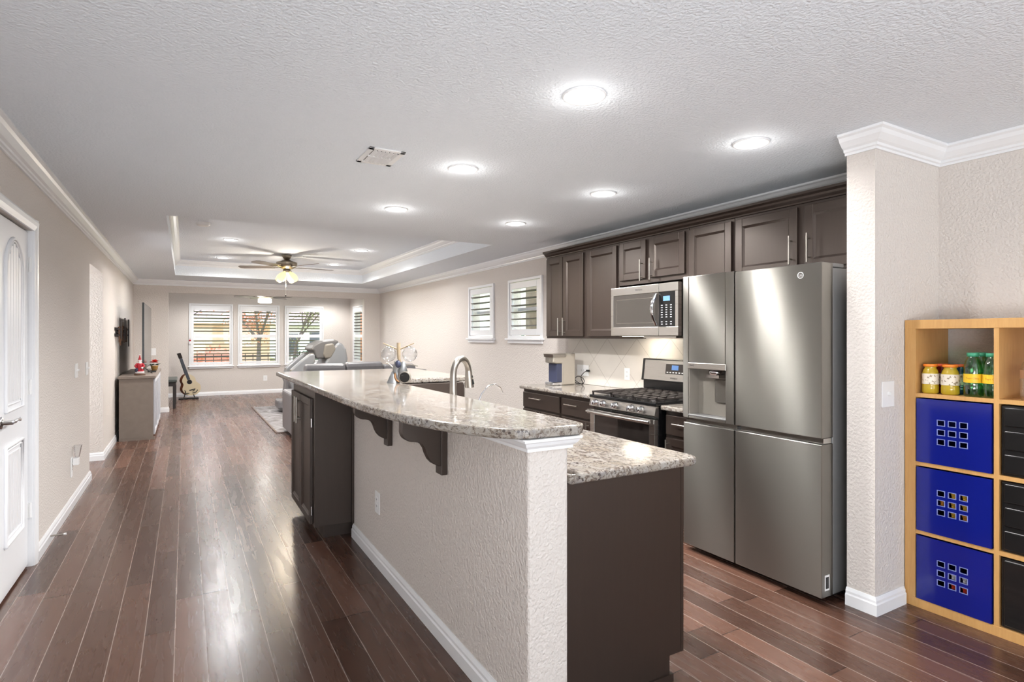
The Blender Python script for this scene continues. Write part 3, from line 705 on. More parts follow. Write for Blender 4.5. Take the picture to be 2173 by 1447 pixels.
MB().tube(pts, .0165, 10, ry=.55).build('handle', 'chrome', dm, label='curved polished handle')
MB().text('Whirlpool', .02, lambda x, y: (3.2435, 3.56-x, 1.775+y)).build('lettering', 'slot', dm)
m = MB().box(3.33, 3.62, 1.388, 3.45, 3.86, 1.3925); m.build('lamp_lens', 'hoodlight', t)
B(3.30, 3.20, 1.378, 3.42, 3.56, 1.392).build('vent_grille', 'steel', t)
lamp('microwave_lamp', 'AREA', (3.52, 3.75, 1.38), .7, (1, .9, .76), (0, R(-25), 0), shape='RECTANGLE', size=.14, size_y=.25)

# ---------------------------------------------------------------- gas range
t = thing('gas_range', 'stainless gas range with black cooktop grates and five knobs', 'stove', (3.33, 3.49, 0))
B(3.03, 3.108, .02, 3.66, 3.885, .872).build('body', 'black', t, label='black side panels')
MB().prism([(2.985, .806), (3.03, .79), (3.03, .874), (3.0, .874)], 3.108, 3.885, 'xz').build('control_panel', 'steel', t, bevel=.002)
for i, y in enumerate((3.80, 3.70, 3.55, 3.36, 3.25)):
    m = MB().lathe((2.992, y, .84), [(0, -.045), (.017, -.045), (.020, -.04), (.022, -.008), (.026, -.004), (.026, 0)], 18, 'x'); m.box(2.944, y-.004, .82, 2.952, y+.004, .86); m.build('knob', 'chrome', t)
df = FX(3.03)
m = MB(); f_ = lambda *a: fbox(m, df, *a)
f_(3.113, 0, .22, 3.17, .04, .775); f_(3.823, 0, .22, 3.88, .04, .775); f_(3.17, 0, .22, 3.823, .04, .29); f_(3.17, 0, .735, 3.823, .04, .775)
od = m.build('oven_door', 'steel', t, bevel=.003)
m = MB(); fbox(m, df, 3.17, 0, .29, 3.823, .036, .735); m.build('oven_glass', 'darkglass', od)
pts = [(2.975-.02-.02*sin(pi*k/10), 3.125+.745*k/10, .762) for k in range(11)]
MB().tube(pts, .021, 10, ry=.5).box(2.955, 3.12, .745, 2.99, 3.15, .778).box(2.955, 3.845, .745, 2.99, 3.875, .778).build('oven_handle', 'steel', od)
m = MB(); fbox(m, df, 3.113, 0, .05, 3.88, .036, .21); m.build('warming_drawer', 'steel', t, bevel=.003)
B(2.99, 3.10, .874, 3.64, 3.892, .90).build('cooktop', 'black', t, bevel=.006)
for k in range(3):
    y0 = 3.115+k*.258; y1 = y0+.248; g = MB(); z = .93
    for yy in (y0, y1-.012): g.box(3.01, yy, z-.012, 3.58, yy+.012, z)
    for xx in (3.01, 3.29, 3.568): g.box(xx, y0, z-.012, xx+.012, y1, z)
    for yy in (y0+.08, y0+.156): g.box(3.01, yy, z-.012, 3.58, yy+.011, z)
    for xx in (3.10, 3.2, 3.39, 3.48): g.box(xx, y0, z-.012, xx+.011, y1, z)
    for xx in (3.012, 3.56):
        for yy in (y0, y1-.012): g.box(xx, yy, .90, xx+.014, yy+.012, z)
    g.build('grate', 'iron', t, bevel=.002)
for (x, y, r) in ((3.14, 3.24, .04), (3.43, 3.24, .035), (3.14, 3.75, .045), (3.43, 3.75, .035), (3.29, 3.495, .05)):
    MB().lathe((x, y, .90), [(r*1.3, 0), (r*1.2, .006), (r, .008), (r, .014), (0, .015)], 20).build('burner', 'iron', t)
B(3.60, 3.11, .90, 3.68, 3.885, 1.0).build('back_riser', 'black', t)
m = MB().prism([(3.58, 1.0), (3.68, 1.0), (3.68, 1.195), (3.605, 1.195)], 3.10, 4.0-.105, 'xz'); bg = m.build('backguard', 'black', t, bevel=.004)
def bgp(u, z, w=0.): return (3.58+(z-1.0)/.195*.025-w, u, z)
m = MB(); 
m.add([bgp(3.86, 1.012, .004), bgp(3.135, 1.012, .004), bgp(3.135, 1.183, .004), bgp(3.86, 1.183, .004), bgp(3.86, 1.012), bgp(3.135, 1.012), bgp(3.135, 1.183), bgp(3.86, 1.183)],
      [(0, 1, 2, 3), (7, 6, 5, 4), (0, 4, 5, 1), (1, 5, 6, 2), (2, 6, 7, 3), (3, 7, 4, 0)]); m.build('backguard_face', 'steel', bg)
def bq(mb, u0, z0, u1, z1, w): return mb.add([bgp(u0, z0, w), bgp(u1, z0, w), bgp(u1, z1, w), bgp(u0, z1, w), bgp(u0, z0, .003), bgp(u1, z0, .003), bgp(u1, z1, .003), bgp(u0, z1, .003)], [(0, 1, 2, 3), (0, 4, 5, 1), (1, 5, 6, 2), (2, 6, 7, 3), (3, 7, 4, 0)])
bq(MB(), 3.60, 1.07, 3.38, 1.155, .006).build('clock_panel', 'iron', bg)
bq(MB(), 3.53, 1.105, 3.455, 1.145, .0075).build('clock_display', 'lcd', bg)
m = MB()
for k in range(6): bq(m, 3.585-k*.034, 1.08, 3.567-k*.034, 1.088, .0075)
m.build('clock_keys', 'plate', bg)
MB().text('Whirlpool', .02, lambda x, y: bgp(3.50-x, 1.035+y, .0055)).build('lettering', 'slot', bg)

# ---------------------------------------------------------------- coffee maker
M['cmbody'] = plain('warm_silver_plastic', (186, 178, 166), .3, .55)
M['cmblue'] = plain('dark_blue_reservoir', (58, 62, 84), .25)
kx, ky = 3.289, 4.95
t = thing('coffee_maker', 'silver single-serve coffee maker on the left counter', 'coffee maker', (kx+.12, ky, .886))
m = MB().prism([(kx+.10, .886), (kx+.27, .886), (kx+.27, 1.215), (kx+.0, 1.215), (kx-.005, 1.12), (kx+.03, 1.11), (kx+.10, 1.11)], ky-.085, ky+.085, 'xz'); m.build('housing', 'cmbody', t, bevel=.012, seg=3)
B(kx-.01, ky-.075, .886, kx+.12, ky+.075, .918).build('drip_tray', 'chrome', t, bevel=.008)
B(kx+.04, ky-.078, .918, kx+.102, ky+.078, 1.108).build('brew_front', 'cmblue', t, bevel=.003)
MB().prism([(kx-.012, 1.175), (kx+.14, 1.175), (kx+.155, 1.19), (kx+.14, 1.212), (kx-.02, 1.212)], ky-.09, ky+.09, 'xz').build('lid_handle', 'nickel', t, bevel=.004)
m = MB()
for k in range(9): m.box(kx-.008, ky-.07+k*.016, 1.118, kx+.03, ky-.062+k*.016, 1.172)
m.build('ribbed_nose', 'steel', t)
pts = [(kx+.27, ky-.06, .97), (kx+.29, ky-.12, .955), (kx+.295, ky-.20, .90), (kx+.29, ky-.24, .892), (kx+.295, ky-.25, .93), (kx+.30, ky-.18, .965), (kx+.295, ky-.12, .95), (kx+.29, ky-.10, .90), (kx+.295, ky-.22, .892), (kx+.30, ky-.12, .955), (kx+.30, ky-.06, 1.0), (kx+.31, ky+.0, 1.025)]
pts = [(3.556, 4.90, .98), (3.59, 4.92, .965), (3.61, 4.96, .92), (3.62, 4.92, .893), (3.62, 4.84, .893), (3.625, 4.80, .92), (3.63, 4.84, .955), (3.63, 4.93, .965), (3.625, 4.965, .93), (3.625, 4.90, .90), (3.63, 4.83, .893), (3.64, 4.88, .96), (3.65, 4.84, 1.01), (3.66, 4.80, 1.03)]
def smooth(pts, n=6):
    P = [Vector(p) for p in pts]; out = []
    for i in range(len(P)-1):
        p0 = P[max(i-1, 0)]; p1 = P[i]; p2 = P[i+1]; p3 = P[min(i+2, len(P)-1)]
        for k in range(n):
            u = k/n; out.append(.5*((2*p1)+(p2-p0)*u+(2*p0-5*p1+4*p2-p3)*u*u+(3*p1-p0-3*p2+p3)*u**3))
    return out+[P[-1]]
MB().tube(smooth(pts), .0035, 8).build('power_cord', 'rubber', t); B(3.648, 4.775, 1.022, 3.677, 4.805, 1.042).build('plug', 'rubber', t, bevel=.003)

# ---------------------------------------------------------------- centrepiece on the bar
M['drift'] = plain('pale_driftwood', (156, 138, 112), .7, 0, .2, .3, 30)
M['cone'] = plain('grey_hammered_metal', (150, 152, 154), .35, .6)
M['amber'] = plain('amber_wood', (136, 96, 56), .45, 0, .15)
t = thing('table_decoration', 'driftwood decoration with two clear glass globes on the granite bar', 'decoration', (1.285, 3.73, 1.077))
rx, ry_ = .8675, -.4974     # along the view's width
def dp(a, z, dep=0): return (1.255+rx*a+ry_*-dep, 3.73+ry_*a+rx*dep, z)
MB().tube([dp(0, 1.348), dp(.0, 1.30), dp(.002, 1.24), dp(.012, 1.215)], [.013, .013, .011, .008], 12).build('wooden_post', 'drift', t)
MB().tube([dp(0, 1.30), dp(-.05, 1.322), dp(-.105, 1.345)], [.005, .004, .0035], 8).build('twig', 'drift', t)
MB().tube([dp(0, 1.30), dp(.05, 1.322), dp(.105, 1.345)], [.005, .004, .0035], 8).build('twig', 'drift', t)
for a in (-.066, .075):
    MB().ball(dp(a, 1.272), .052, 24, 16).build('glass_globe', 'clear', t)
    MB().tube([dp(a-.005, 1.315), dp(a, 1.325)], .016, 12).build('globe_rim', 'clear', t)
MB().tube([dp(.0, 1.215), dp(-.02, 1.16), dp(-.005, 1.12), dp(.0, 1.085)], [.03, .022, .018, .026], 10).build('knotted_body', 'cone', t)
MB().lathe(dp(-.035, 1.078), [(.045, 0), (.03, .035), (.013, .075), (0, .08)], 20).build('metal_cone', 'cone', t)
MB().lathe(dp(.03, 1.13), [(.0, 0), (.038, .0), (.012, .09), (0, .092)], 20).build('metal_funnel', 'cone', t)
c0 = Vector(dp(.045, 1.118)); dr = Vector((-.45, -.88, -.05)).normalized()
MB().tube([c0+dr*.03, c0, c0-dr*.05], [.038, .041, .03], 20).build('glass_cup', 'cmbody', t)
MB().tube([c0+dr*.0305, c0+dr*.036], [.034, .034], 20).build('cup_opening', 'black', t)
MB().tube(smooth([dp(-.012, 1.17), dp(-.02, 1.13, -.02), dp(-.01, 1.10, -.03), dp(.01, 1.085, -.03)]), [.007]*19, 8).build('bent_wood', 'amber', t)
MB().tube(smooth([dp(.03, 1.19), dp(.07, 1.20), dp(.11, 1.195), dp(.13, 1.19)]), [.004]*19, 8).build('silver_branch', 'nickel', t)
MB().tube(smooth([dp(-.03, 1.17), dp(-.06, 1.20), dp(-.085, 1.215)]), [.004]*13, 8).build('silver_branch', 'nickel', t)
MB().ball(dp(.0, 1.205, -.02), .02, 12, 8, (1, 1, 1.3)).build('dark_bead', 'cmblue', t)

# ---------------------------------------------------------------- oak cube shelf
SX0, SX1, SY1, SY0, SH = 3.265, 3.612, 1.566, .098, 1.475
t = thing('cube_shelf', 'golden oak cube shelving unit against the right wall', 'shelf', (3.44, .83, 0))
B(SX0, SY0, 0, SX1, SY1, .048).build('bottom_board', 'oak', t, bevel=.001)
B(SX0, SY0, SH-.045, SX1, SY1, SH).build('top_board', 'oak', t, bevel=.001)
for y in (SY0, SY1-.05): B(SX0, y, .048, SX1, y+.05, SH-.045).build('side_board', 'oak', t, bevel=.001)
cw = (SY1-SY0-.10-3*.02)/4
CY = [(SY1-.05-(k+1)*cw-k*.02, SY1-.05-k*cw-k*.02) for k in range(4)]      # cells from the left
for k in range(3): B(SX0+.003, CY[k][0]-.02, .048, SX1, CY[k][0], SH-.045).build('divider', 'oak', t)
ch = (SH-.093-3*.02)/4
CZ = [(.048+k*(ch+.02), .048+k*(ch+.02)+ch) for k in range(4)]
for k in range(3):
    for a, b in CY: B(SX0+.003, a, CZ[k][1], SX1, b, CZ[k][1]+.02).build('shelf_board', 'oak', t)
def bluebox(k, label):
    (y0, y1), (z0, z1) = CY[0], CZ[k]; y0 += .006; y1 -= .006; z0 += .001; z1 -= .006
    t = thing('storage_box', label, 'storage box', (3.44, (y0+y1)/2, z0), 'blue storage boxes in the cube shelf')
    X = SX0-.004; m = MB(); yc = (y0+y1)/2; zc = (z0+z1)/2; hs = .0145; sp = .0475
    ys = [y0]+[v for i in (-1, 0, 1) for v in (yc+i*sp-hs, yc+i*sp+hs)]+[y1]
    zs = [z0]+[v for i in (-1, 0, 1) for v in (zc+i*sp-hs*.85, zc+i*sp+hs*.85)]+[z1]
    for i in range(7):
        for j in range(7):
            if i % 2 and j % 2: continue
            m.box(X, ys[i], zs[j], X+.006, ys[i+1], zs[j+1])
    m.build('front', 'blue', t)
    B(X+.006, y0, z0, 3.60, y0+.004, z1).box(X+.006, y1-.004, z0, 3.60, y1, z1).box(X+.006, y0, z0, 3.60, y1, z0+.004).box(3.596, y0, z0, 3.60, y1, z1).build('bin', 'blue', t)
    r = MB()
    for i in (1, 3, 5):
        for j in (1, 3, 5):
            a, b, c_, d_ = ys[i], ys[i+1], zs[j], zs[j+1]; w_ = .003
            r.box(X-.0015, a-w_, c_-w_, X+.002, b+w_, c_).box(X-.0015, a-w_, d_, X+.002, b+w_, d_+w_).box(X-.0015, a-w_, c_, X+.002, a, d_).box(X-.0015, b, c_, X+.002, b+w_, d_)
    r.build('grip_hole_rims', 'bluetrim', t, label='pale rims of the nine square holes')
    return t, yc, zc
bluebox(2, 'upper blue box in the shelf, its square holes dark')
bluebox(1, 'middle blue box in the shelf, yellow things behind its holes')
bluebox(0, 'bottom blue box in the shelf, white and red things behind its holes')
for nm, rgb in (('toyy', (226, 178, 60)), ('toyo', (214, 140, 50)), ('toyr', (222, 70, 44)), ('toyw', (226, 222, 226))): M[nm] = plain(nm.replace('toy', 'toy_plastic_'), rgb, .4)
def loose(k, spots, label, cols):
    yc = sum(CY[0])/2; zc = sum(CZ[k])/2; m = MB()
    for (i, j, c_) in spots:
        m.cur = c_; m.ball((SX0+.035, yc-i*.0475, zc+j*.0475), .021, 10, 8)
        m.box(SX0+.02, yc-i*.0475-.01, zc+j*.0475-.04, SX0+.06, yc-i*.0475+.012, zc+j*.0475)
    o = m.build('loose_toys', cols); tag(o, label, 'toys', kind='stuff')
loose(1, [(0, 1, 0), (1, 1, 0), (-1, 0, 1), (0, 0, 0), (1, 0, 0), (0, -1, 0), (1, -1, 1)], 'yellow and orange odds and ends inside the middle blue box', ['toyy', 'toyo'])
loose(0, [(0, 0, 0), (1, 0, 0), (0, -1, 1), (1, -1, 1)], 'white and red odds and ends inside the bottom blue box', ['toyw', 'toyr'])
for k, l in ((2, 'upper black translucent drawer bin in the second shelf column'), (1, 'middle black translucent drawer bin in the second shelf column'), (0, 'bottom black translucent bin with lumpy contents, second shelf column')):
    (y0, y1), (z0, z1) = CY[1], CZ[k]; y0 += .005; y1 -= .005; z0 += .001; z1 -= .006
    t = thing('drawer_bin', l, 'storage bin', (3.44, (y0+y1)/2, z0), 'black bins in the cube shelf')
    B(SX0+.008, y0, z0, 3.60, y1, z1).build('bin', 'smoke', t, bevel=.008, seg=3)
    for q in range(3 if k else 1):
        za = z0+.012+q*(z1-z0)/ (3 if k else 1); zb = za+(z1-z0)/(3 if k else 1)-.024
        B(SX0+.001, y0+.015, za, SX0+.01, y1-.012, zb).build('drawer_front', 'smoke', t, bevel=.006, seg=3)
# bottles on the top shelf cell
ZS = CZ[3][0]
M['cap_o'] = plain('orange_cap', (240, 132, 40), .4); M['cap_g'] = plain('teal_cap', (70, 160, 124), .4); M['cap_r'] = plain('red_cap', (214, 84, 40), .4)
M['juice_y'] = plain('yellow_drink', (206, 176, 50), .12, 0, .05, **{'Transmission Weight': .25}); M['juice_b'] = plain('blue_drink', (26, 58, 92), .12)
M['juice_r'] = plain('dark_red_drink', (110, 26, 20), .12)
M['green'] = glassy('green_bottle_glass', (.42, .80, .50, 1), .07, .03, .5)
def label_mat(name, bg, ink, sc):
    t = NT(name); x, y, z = t.sep(t.obj()); n = t.noise(t.obj(), sc, 3, .6, .6)
    P_(t, t.mix(t.ramp(n, [(.56, (0,0,0)), (.6, (1,1,1))]), s2l(bg), s2l(ink)), .45); return t.m
M['lab_w'] = label_mat('white_printed_label', (226, 216, 200), (150, 132, 104), 60)
M['lab_y'] = plain('yellow_label', (240, 196, 44), .45)
M['lab_ink'] = plain('red_label_ink', (190, 70, 30), .5)
def bottle(name, x, y, r, h, body, cap, lab, label, group, text=None, capr=.6, lz=(.32, .68)):
    t = thing(name, label, 'bottle', (x, y, ZS), group)
    pf = [(0, 0), (r*.85, 0), (r, .008), (r, h*.24), (r*.96, h*.28), (r, h*.32), (r, h*.62), (r*.96, h*.70), (r*.86, h*.79), (r*.68, h*.87), (r*capr*.9, h*.91), (r*capr*.9, h*.98)]
    MB().lathe((x, y, ZS), pf, 24).build('bottle_body', body, t)
    MB().lathe((x, y, ZS), [(0, h*.915), (r*capr*1.08, h*.915), (r*capr*1.08, h*.99), (r*capr, h), (0, h)], 24).build('cap', cap, t)
    lm = MB().lathe((x, y, ZS), [(r*1.012, h*lz[0]), (r*1.012, h*lz[1])], 28).build('label', lab, t)
    if text:
        def fn(a, b):
            th = math.atan2(-y, -x)+(-.06) - a/r*-1
            return (x+r*1.03*cos(th), y+r*1.03*sin(th), ZS+h*sum(lz)/2+b)
        MB().text(text, .011, fn).build('label_lettering', 'lab_ink', t)
GY = 'drink bottles on the top shelf of the cube unit'
bottle('juice_bottle', 3.315, 1.470, .036, .150, 'juice_y', 'cap_o', 'lab_w', 'leftmost yellow drink bottle with orange cap on the oak shelf', GY, None, .8)
bottle('juice_bottle', 3.320, 1.385, .038, .150, 'juice_y', 'cap_o', 'lab_w', 'yellow drink bottle with orange cap, second from left, on oak shelf', GY, None, .8)
bottle('juice_bottle', 3.393, 1.45, .036, .150, 'juice_r', 'cap_r', 'lab_w', 'dark red drink bottle behind the two yellow ones', GY, None, .8)
bottle('juice_bottle', 3.40, 1.373, .036, .150, 'juice_b', 'cap_r', 'lab_w', 'blue drink bottle behind the yellow bottles', GY, None, .8)
bottle('mineral_water_bottle', 3.315, 1.288, .037, .212, 'green', 'cap_g', 'lab_y', 'green mineral water bottle in front, left of the pair', GY, 'Topo Chico', .62, (.32, .52))
bottle('mineral_water_bottle', 3.315, 1.211, .037, .212, 'green', 'cap_g', 'lab_y', 'green mineral water bottle in front, touching the shelf divider', GY, 'Topo Chico', .62, (.32, .52))
bottle('mineral_water_bottle', 3.395, 1.285, .037, .212, 'green', 'cap_g', 'lab_y', 'green mineral water bottle in the back row, left', GY, None, .62, (.32, .52))
bottle('mineral_water_bottle', 3.395, 1.208, .037, .212, 'green', 'cap_g', 'lab_y', 'green mineral water bottle in the back row, right', GY, None, .62, (.32, .52))
M['lab_b'] = plain('brown_label', (150, 108, 78), .5)
bottle('water_bottle', 3.32, 1.075, .034, .20, 'clear', 'plate', 'lab_b', 'clear plastic bottle with brown label at the frame edge', None, None, .5, (.5, .7))
# ---------------------------------------------------------------- ceiling fans
M['blade'] = plain('grey_brown_fan_blade', (132, 124, 120), .45)
M['bronze'] = plain('antique_pewter', (150, 140, 126), .3, .9)
def fan(x, y, zc, zb, zm, R_, ang, label, kind):
    t = thing('ceiling_fan', label, 'ceiling fan', (x, y, zc))
    MB().lathe((x, y, zc), [(0, 0), (.075, 0), (.07, -.03), (.05, -.06), (.028, -.08), (0, -.08)], 24).build('canopy', 'bronze', t)
    MB().cyl((x, y, zb+.09), (x, y, zc-.07), .012, 12).build('downrod', 'bronze', t)
    MB().lathe((x, y, zb), [(0, .13), (.04, .13), (.10, .10), (.155, .085), (.16, .05), (.14, .02), (.12, .0), (.08, -.02), (0, -.02)], 28).build('motor_housing', 'bronze', t)
    for k in range(5):
        a = ang+k*2*pi/5; d = Vector((cos(a), sin(a), 0)); n = Vector((-sin(a), cos(a), 0)); c0 = Vector((x, y, zb+.012))
        def q(u, v, w=0.): return c0+d*u+n*v+Vector((0, 0, w+v*.18))
        ir = MB(); ir.tube([q(.10, 0, .0), q(.16, 0, -.008), q(.23, 0, 0)], [.018, .022, .03], 8, ry=.3); ir.build('blade_iron', 'nickel', t)
        w0, w1 = .055, .068; pr = [(.20, -w0), (R_-.06, -w1), (R_-.015, -w1*.7), (R_, 0), (R_-.015, w1*.7), (R_-.06, w1), (.20, w0)]
        m = MB(); N = len(pr); m.add([q(u, v, .003) for u, v in pr]+[q(u, v, -.003) for u, v in pr], [tuple(range(N)), tuple(reversed(range(N, 2*N)))]+[(i, (i+1) % N, N+(i+1) % N, N+i) for i in range(N)])
        m.build('blade', 'blade', t)
    if kind == 'tulip':
        MB().lathe((x, y, zb), [(0, -.02), (.05, -.02), (.06, -.05), (.045, -.09), (0, -.10)], 20).build('light_fitter', 'bronze', t)
        for k in range(4):
            a = -2.3+k*pi/2; d = Vector((cos(a), sin(a), 0)); s0 = Vector((x, y, zb-.07))+d*.05; ax = (d*.62+Vector((0, 0, -.78))).normalized()
            MB().tube([s0, s0+ax*.03, s0+ax*.06, s0+ax*.11, s0+ax*.155, s0+ax*.17], [.02, .035, .048, .06, .052, .044], 16).build('glass_shade', 'tulip', t, label='lit yellow tulip shade')
        MB().tube([(x-.02, y-.03, zb-.09), (x-.02, y-.03, zm+.03)], .0022, 6).build('pull_chain', 'nickel', t)
        MB().lathe((x-.02, y-.03, zm), [(0, .04), (.008, .03), (.011, .015), (.006, 0), (0, 0)], 10).build('chain_weight', 'iron', t)
        lamp('fan_lamp', 'POINT', (x, y-.02, zb-.27), 16, (1, .88, .74), shadow_soft_size=.08)
    else:
        MB().lathe((x, y, zb), [(.13, -.015), (.14, -.02), (.145, -.10), (.13, -.11), (0, -.112)], 28).build('drum_shade', 'drum', t, label='lit white drum shade')
        lamp('fan_lamp', 'POINT', (x, y, zb-.2), 8, (1, .96, .9), shadow_soft_size=.1)
    return t
fan(1.40, 9.6, TZ, 2.475, 2.02, .75, R(8), 'pewter ceiling fan with five blades and lit yellow shades in the raised ceiling', 'tulip')
fan(1.53, 13.6, CE, 2.24, 0, .62, R(-34), 'smaller ceiling fan with white drum light in the window alcove', 'drum')

# ---------------------------------------------------------------- media console and what stands on it
M['greywood'] = plain('weathered_grey_brown_wood', (136, 124, 114), .5, 0, .14, .15, 14)
M['white2'] = plain('distressed_white', (206, 208, 214), .5, 0, .1)
t = thing('media_console', 'grey-brown wooden media console along the left wall', 'console', (-.55, 10.1, 0))
CY0, CY1 = 9.12, 11.15; CX0, CX1 = -.755, -.35
m = B(CX0, CY0, .03, CX1-.02, CY0+.04, .825).box(CX0, CY1-.04, .03, CX1-.02, CY1, .825).box(CX0, CY0+.04, .03, CX0+.02, CY1-.04, .825).box(CX0+.02, CY0+.04, .05, CX1-.02, CY1-.04, .09)
m.build('cabinet_body', 'greywood', t, bevel=.003)
B(CX0-.01, CY0-.02, .825, CX1+.01, CY1+.02, .86).build('console_top', 'greywood', t, bevel=.004)
B(CX0, CY0, 0, CX1, CY0+.06, .03).box(CX0, CY1-.06, 0, CX1, CY1, .03).build('foot_rail', 'greywood', t)
for z in (.33, .60): B(CX0+.02, CY0+.04, z, CX1-.04, CY1-.04, z+.022).build('inner_shelf', 'greywood', t)
CF = FX(CX1-.02, 1)
for k in range(3):
    u0 = CY0+.045+k*.65; u1 = u0+.635; m = MB()
    for (a, b, c_, d_) in ((u0, .06, u0+.05, .81), (u1-.05, .06, u1, .81), (u0+.05, .06, u1-.05, .11), (u0+.05, .76, u1-.05, .81)): fbox(m, CF, a, 0, b, c_, .02, d_)
    d = m.build('door', 'white2', t, bevel=.003, label='distressed white lattice door')
    m = MB()
    for s_ in (1, -1):
        for q in range(3):
            ya = u0+.05+q*.178; yb = ya+.178; za, zb = (.11, .76) if s_ > 0 else (.76, .11)
            m.add([CF(ya, .004, za), CF(ya+.02, .004, za), CF(yb, .004, zb), CF(yb-.02, .004, zb), CF(ya, .012, za), CF(ya+.02, .012, za), CF(yb, .012, zb), CF(yb-.02, .012, zb)],
                  [(0, 1, 2, 3), (4, 5, 6, 7), (0, 1, 5, 4), (2, 3, 7, 6), (0, 3, 7, 4), (1, 2, 6, 5)])
    m.build('lattice', 'white2', d)
M['screen'] = plain('grey_matte_tv_screen', (150, 148, 146), .25, .0, .01, **{'Specular IOR Level': .8})
M['screen'] = plain('dark_tv_screen', (24, 24, 26), .14, .0, .01, **{'Specular IOR Level': 1.0})
t = thing('television', 'large thin flat television on the console, seen almost edge-on', 'television', (-.5, 10.45, .861))
B(-.515, 9.45, .925, -.492, 11.42, 1.865).build('bezel', 'black', t, bevel=.003)
B(-.4925, 9.465, .94, -.490, 11.405, 1.85).build('screen', 'screen', t)
for y in (9.75, 11.05):
    MB().prism([(-.62, .861), (-.60, .861), (-.50, .94), (-.508, .95)], y-.02, y+.02, 'xz').prism([(-.40, .861), (-.42, .861), (-.508, .94), (-.50, .95)], y-.02, y+.02, 'xz').build('stand_foot', 'black', t)
t = thing('wall_mount', 'empty dark television bracket on the left wall', 'tv bracket', (-.79, 9.85, 1.2))
B(-.80, 9.08, 1.39, -.788, 10.3, 1.43).box(-.80, 9.08, 1.47, -.788, 10.3, 1.51).box(-.79, 9.2, 1.44, -.75, 10.2, 1.46).build('wall_plate', 'iron', t)
M['mwood'] = plain('brown_bracket_cover', (92, 62, 40), .5)
for y, z0, z1 in ((9.12, 1.36, 1.60), (9.68, 1.34, 1.65), (10.28, 1.24, 1.645)):
    B(-.737, y-.01, z0, -.722, y+.012, z1).box(-.79, y-.006, 1.40, -.737, y+.006, 1.42).box(-.79, y-.006, 1.48, -.737, y+.006, 1.50).build('bracket_arm', 'iron', t, bevel=.002)
for k, (y, z0, z1) in enumerate(((9.22, 1.31, 1.52), (9.36, 1.27, 1.53), (9.50, 1.33, 1.54), (9.85, 1.30, 1.54), (10.0, 1.33, 1.53), (10.14, 1.31, 1.52))):
    MB().prism([(y-.05, z1), (y+.05, z1), (y+.02, z0), (y-.02, z0)], -.765, -.752+.003*k, 'yz').build('bracket_slat', 'mwood', t)
M['red'] = plain('santa_red', (176, 26, 44), .5); M['skin'] = plain('painted_skin', (222, 170, 146), .5); M['fur'] = plain('white_fleece', (232, 230, 232), .8, 0, .05, .5, 90)
t = thing('santa_figurine', 'small red and white Santa figurine on the near end of the console', 'figurine', (-.535, 9.33, .861))
fx, fy, fz = -.535, 9.33, .861
MB().lathe((fx, fy, fz), [(0, 0), (.065, 0), (.07, .01), (.05, .024), (0, .024)], 20).build('base', 'mwood', t)
MB().lathe((fx, fy, fz), [(0, .024), (.044, .024), (.048, .05), (.036, .09), (.040, .12), (.034, .155), (.018, .172), (0, .174)], 18).build('robe', 'red', t)
for sx in (-1, 1): MB().tube([(fx+sx*.03, fy, fz+.155), (fx+sx*.05, fy-.02, fz+.125), (fx+sx*.034, fy-.042, fz+.105)], [.014, .014, .011], 8).build('arm', 'red', t)
MB().ball((fx, fy, fz+.188), .02, 14, 10).build('head', 'skin', t)
MB().lathe((fx, fy, fz), [(0, .195), (.022, .197), (.02, .212), (.011, .24), (.004, .272), (0, .275)], 16).build('hat', 'red', t)
m = MB().lathe((fx, fy, fz), [(.022, .194), (.026, .202), (.022, .209)], 16).ball((fx, fy, fz+.278), .008, 8, 6).ball((fx+.003, fy-.018, fz+.168), .019, 10, 8, (1, .6, 1.4)); m.build('fleece_trim', 'fur', t)
MB().lathe((fx, fy, fz), [(.048, .024), (.056, .036), (.05, .052)], 18).ball((fx+.03, fy-.045, fz+.10), .014, 8, 6).build('fleece_hem', 'fur', t)
MB().ball((fx-.035, fy-.03, fz+.07), .022, 10, 8, (1, .8, 1.3)).build('gift_sack', 'cmblue', t)
M['gold'] = plain('gold_pot', (190, 150, 88), .35, .6); M['leafg'] = plain('dark_leaf', (52, 74, 40), .6, 0, .2); M['petal'] = plain('red_petal', (206, 40, 30), .5, 0, .15)
px_, py_, pz_ = -.405, 10.4, .861
t = thing('poinsettia', 'small red poinsettia in a gold pot on the console', 'potted flower', (px_, py_, pz_))
MB().lathe((px_, py_, pz_), [(0, 0), (.035, 0), (.05, .07), (.052, .08), (.04, .08), (0, .07)], 16).build('pot', 'gold', t)
for nm, mt, rr, zz, NN, L in (('leaves', 'leafg', .02, .10, 10, .085), ('petals', 'petal', .0, .13, 20, .072)):
    m = MB()
    for k in range(NN):
        a = k*2.4; el = random.uniform(-.1, .9) if nm == 'petals' else random.uniform(-.3, .3); d = Vector((cos(a)*cos(el), sin(a)*cos(el), sin(el))); n = d.cross(Vector((0, 0, 1))).normalized()
        c0 = Vector((px_, py_, pz_+zz)); l = L*random.uniform(.8, 1.1)
        m.add([c0, c0+d*l*.5+n*.024+Vector((0, 0, .006)), c0+d*l, c0+d*l*.5-n*.024+Vector((0, 0, .006)), c0+d*l*.5+Vector((0, 0, -.004))], [(0, 1, 4), (1, 2, 4), (2, 3, 4), (3, 0, 4)])
    m.build(nm, mt, t, fixn=False)
o = B(-.475, 9.95, .861, -.37, 10.30, .885).build('media_player', 'black', bevel=.004); tag(o, 'flat black media player box on the console beside the Santa', 'media player')

